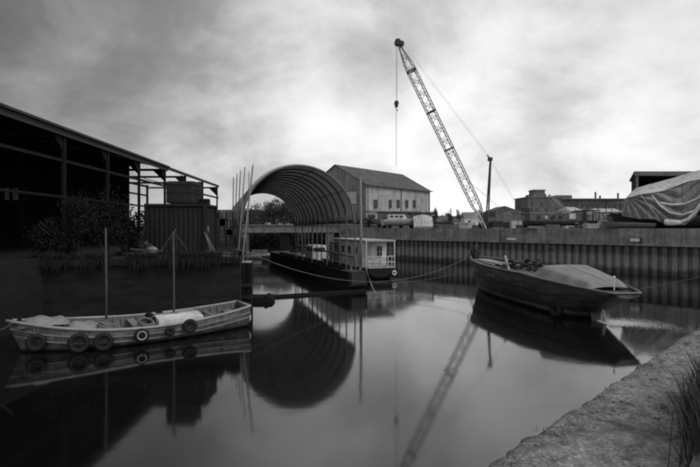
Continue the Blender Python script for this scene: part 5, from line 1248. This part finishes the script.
for i, (px, D, yt, lab) in enumerate(((606, 68, 199, 'thin bare pole left of the dark boat shed'), (620, 66, 203, 'thin short pole touching the dark boat shed side'))):
    x = GX(px, D); mb = MB(); mb.tube([(x, D, 4.4), (x, D, ZY(yt, D))], .06, 6); one(mb, 'bare_pole', 'darksteel', lab, 'pole', (x, D, 4.4))
lp = thing('dark_skiff', 'long low dark skiff lying on the quay in front of the sheeted boat', 'boat', (GX(640, 46.6), 46.6, 4.46)); mb = MB()
loft_hull(mb, 5.2, lambda s: .6*(1 if s < .4 else max(.05, 1-((s-.4)/.6)**2)), lambda s: .5+.2*s, lambda s: .03, 16, 6, 2.4, .5)
for p in mb.v: p.x = GX(655, 46.8)-p.x; p.y += 47.2; p.z += 4.46
mb.build('hull', 'steel', lp, smooth=True); MB().box((GX(640, 46.8), 47.2, 4.98), (.25, 1.0, .05)).build('thwart', 'wood', lp)

# ------------------------------------------------------------------ camera, sky, sun
cam = bpy.data.cameras.new('Camera'); co = bpy.data.objects.new('Camera', cam); COL.objects.link(co)
co.location = (0, 0, EYE); co.rotation_euler = (math.radians(90), 0, 0)
cam.sensor_width = 36; cam.lens = F/700*36; cam.shift_y = -(233.5-HZ)/700; cam.clip_end = 8000; cam.clip_start = .05
S.camera = co
SUNAZ = math.radians(115)     # well to the right of the view direction (+Y)
SUNEL = math.radians(46)
w = bpy.data.worlds.new('World'); S.world = w; w.use_nodes = True; nt = w.node_tree; bg_ = nt.nodes['Background']
sky = nt.nodes.new('ShaderNodeTexSky'); sky.sky_type = 'NISHITA'; sky.sun_disc = False; sky.sun_elevation = SUNEL; sky.sun_rotation = SUNAZ
bwn = nt.nodes.new('ShaderNodeRGBToBW'); nt.links.new(sky.outputs[0], bwn.inputs[0])
tc = nt.nodes.new('ShaderNodeTexCoord'); sp = nt.nodes.new('ShaderNodeSeparateXYZ'); nt.links.new(tc.outputs['Generated'], sp.inputs[0])
zc = mth(nt, 'ADD', mth(nt, 'MAXIMUM', sp.outputs[2], 0.0), 0.48)
cm = nt.nodes.new('ShaderNodeCombineXYZ'); nt.links.new(mth(nt, 'DIVIDE', sp.outputs[0], zc), cm.inputs[0]); nt.links.new(mth(nt, 'DIVIDE', sp.outputs[1], zc), cm.inputs[1])
cm.inputs[2].default_value = 55.5
n1 = noise_tex(nt, cm.outputs[0], 2.3, 10, .58, .2)
n2 = noise_tex(nt, cm.outputs[0], .95, 5, .5, .15)
cl = mth(nt, 'ADD', mth(nt, 'MULTIPLY', n1, .6), mth(nt, 'MULTIPLY', n2, .4))
cloud = ramp(nt, cl, [(.37, .38), (.45, .62), (.51, 1.0), (.56, 1.4), (.62, 1.95)])
# cloud deck is thin and bright round the hidden sun, thick and dark away from it
gd = P(458, 150, 1)-Vector((0, 0, EYE)); gd = Vector((gd.x, gd.y, gd.z)).normalized()
vm = nt.nodes.new('ShaderNodeVectorMath'); vm.operation = 'DOT_PRODUCT'; nt.links.new(tc.outputs['Generated'], vm.inputs[0]); vm.inputs[1].default_value = gd
dot = mth(nt, 'MAXIMUM', vm.outputs['Value'], 0.0)
g1_ = mth(nt, 'POWER', dot, 10.0)
low_ = mth(nt, 'POWER', mth(nt, 'SUBTRACT', 1.0, mth(nt, 'MAXIMUM', sp.outputs[2], 0.0), clamp=True), 5.0)
glow = mth(nt, 'ADD', mth(nt, 'ADD', mth(nt, 'MULTIPLY', g1_, 9.0), 1.05), mth(nt, 'MULTIPLY', mth(nt, 'MULTIPLY', low_, mth(nt, 'POWER', dot, 6.0)), 4.2))
lum = mth(nt, 'MULTIPLY', cloud, glow)
back = mth(nt, 'MULTIPLY', mth(nt, 'MAXIMUM', mth(nt, 'SUBTRACT', .15, sp.outputs[1]), 0.0), 5.5)
tot = mth(nt, 'ADD', mth(nt, 'ADD', lum, back), mth(nt, 'MULTIPLY', bwn.outputs[0], .12))
tot = mth(nt, 'MULTIPLY', mth(nt, 'SUBTRACT', 1.0, mth(nt, 'POWER', 2.71828, mth(nt, 'MULTIPLY', tot, -1/5.9))), 10.3)
nt.links.new(tot, bg_.inputs['Color']); bg_.inputs['Strength'].default_value = .1
sl = bpy.data.lights.new('Sun', 'SUN'); sl.energy = 1.1; sl.angle = math.radians(22); so = bpy.data.objects.new('Sun', sl); COL.objects.link(so)
sd = Vector((math.sin(SUNAZ)*math.cos(SUNEL), math.cos(SUNAZ)*math.cos(SUNEL), math.sin(SUNEL)))
so.rotation_euler = (-sd).to_track_quat('-Z', 'Y').to_euler(); so.location = (0, 0, 60)
vs = S.view_settings; vs.view_transform = 'Standard'; vs.look = 'None'; vs.gamma = 1; vs.exposure = 0.08; vs.use_curve_mapping = False
S.cycles.filter_width = 2.4
S.cycles.max_bounces = 6
S.cycles.use_denoising = True
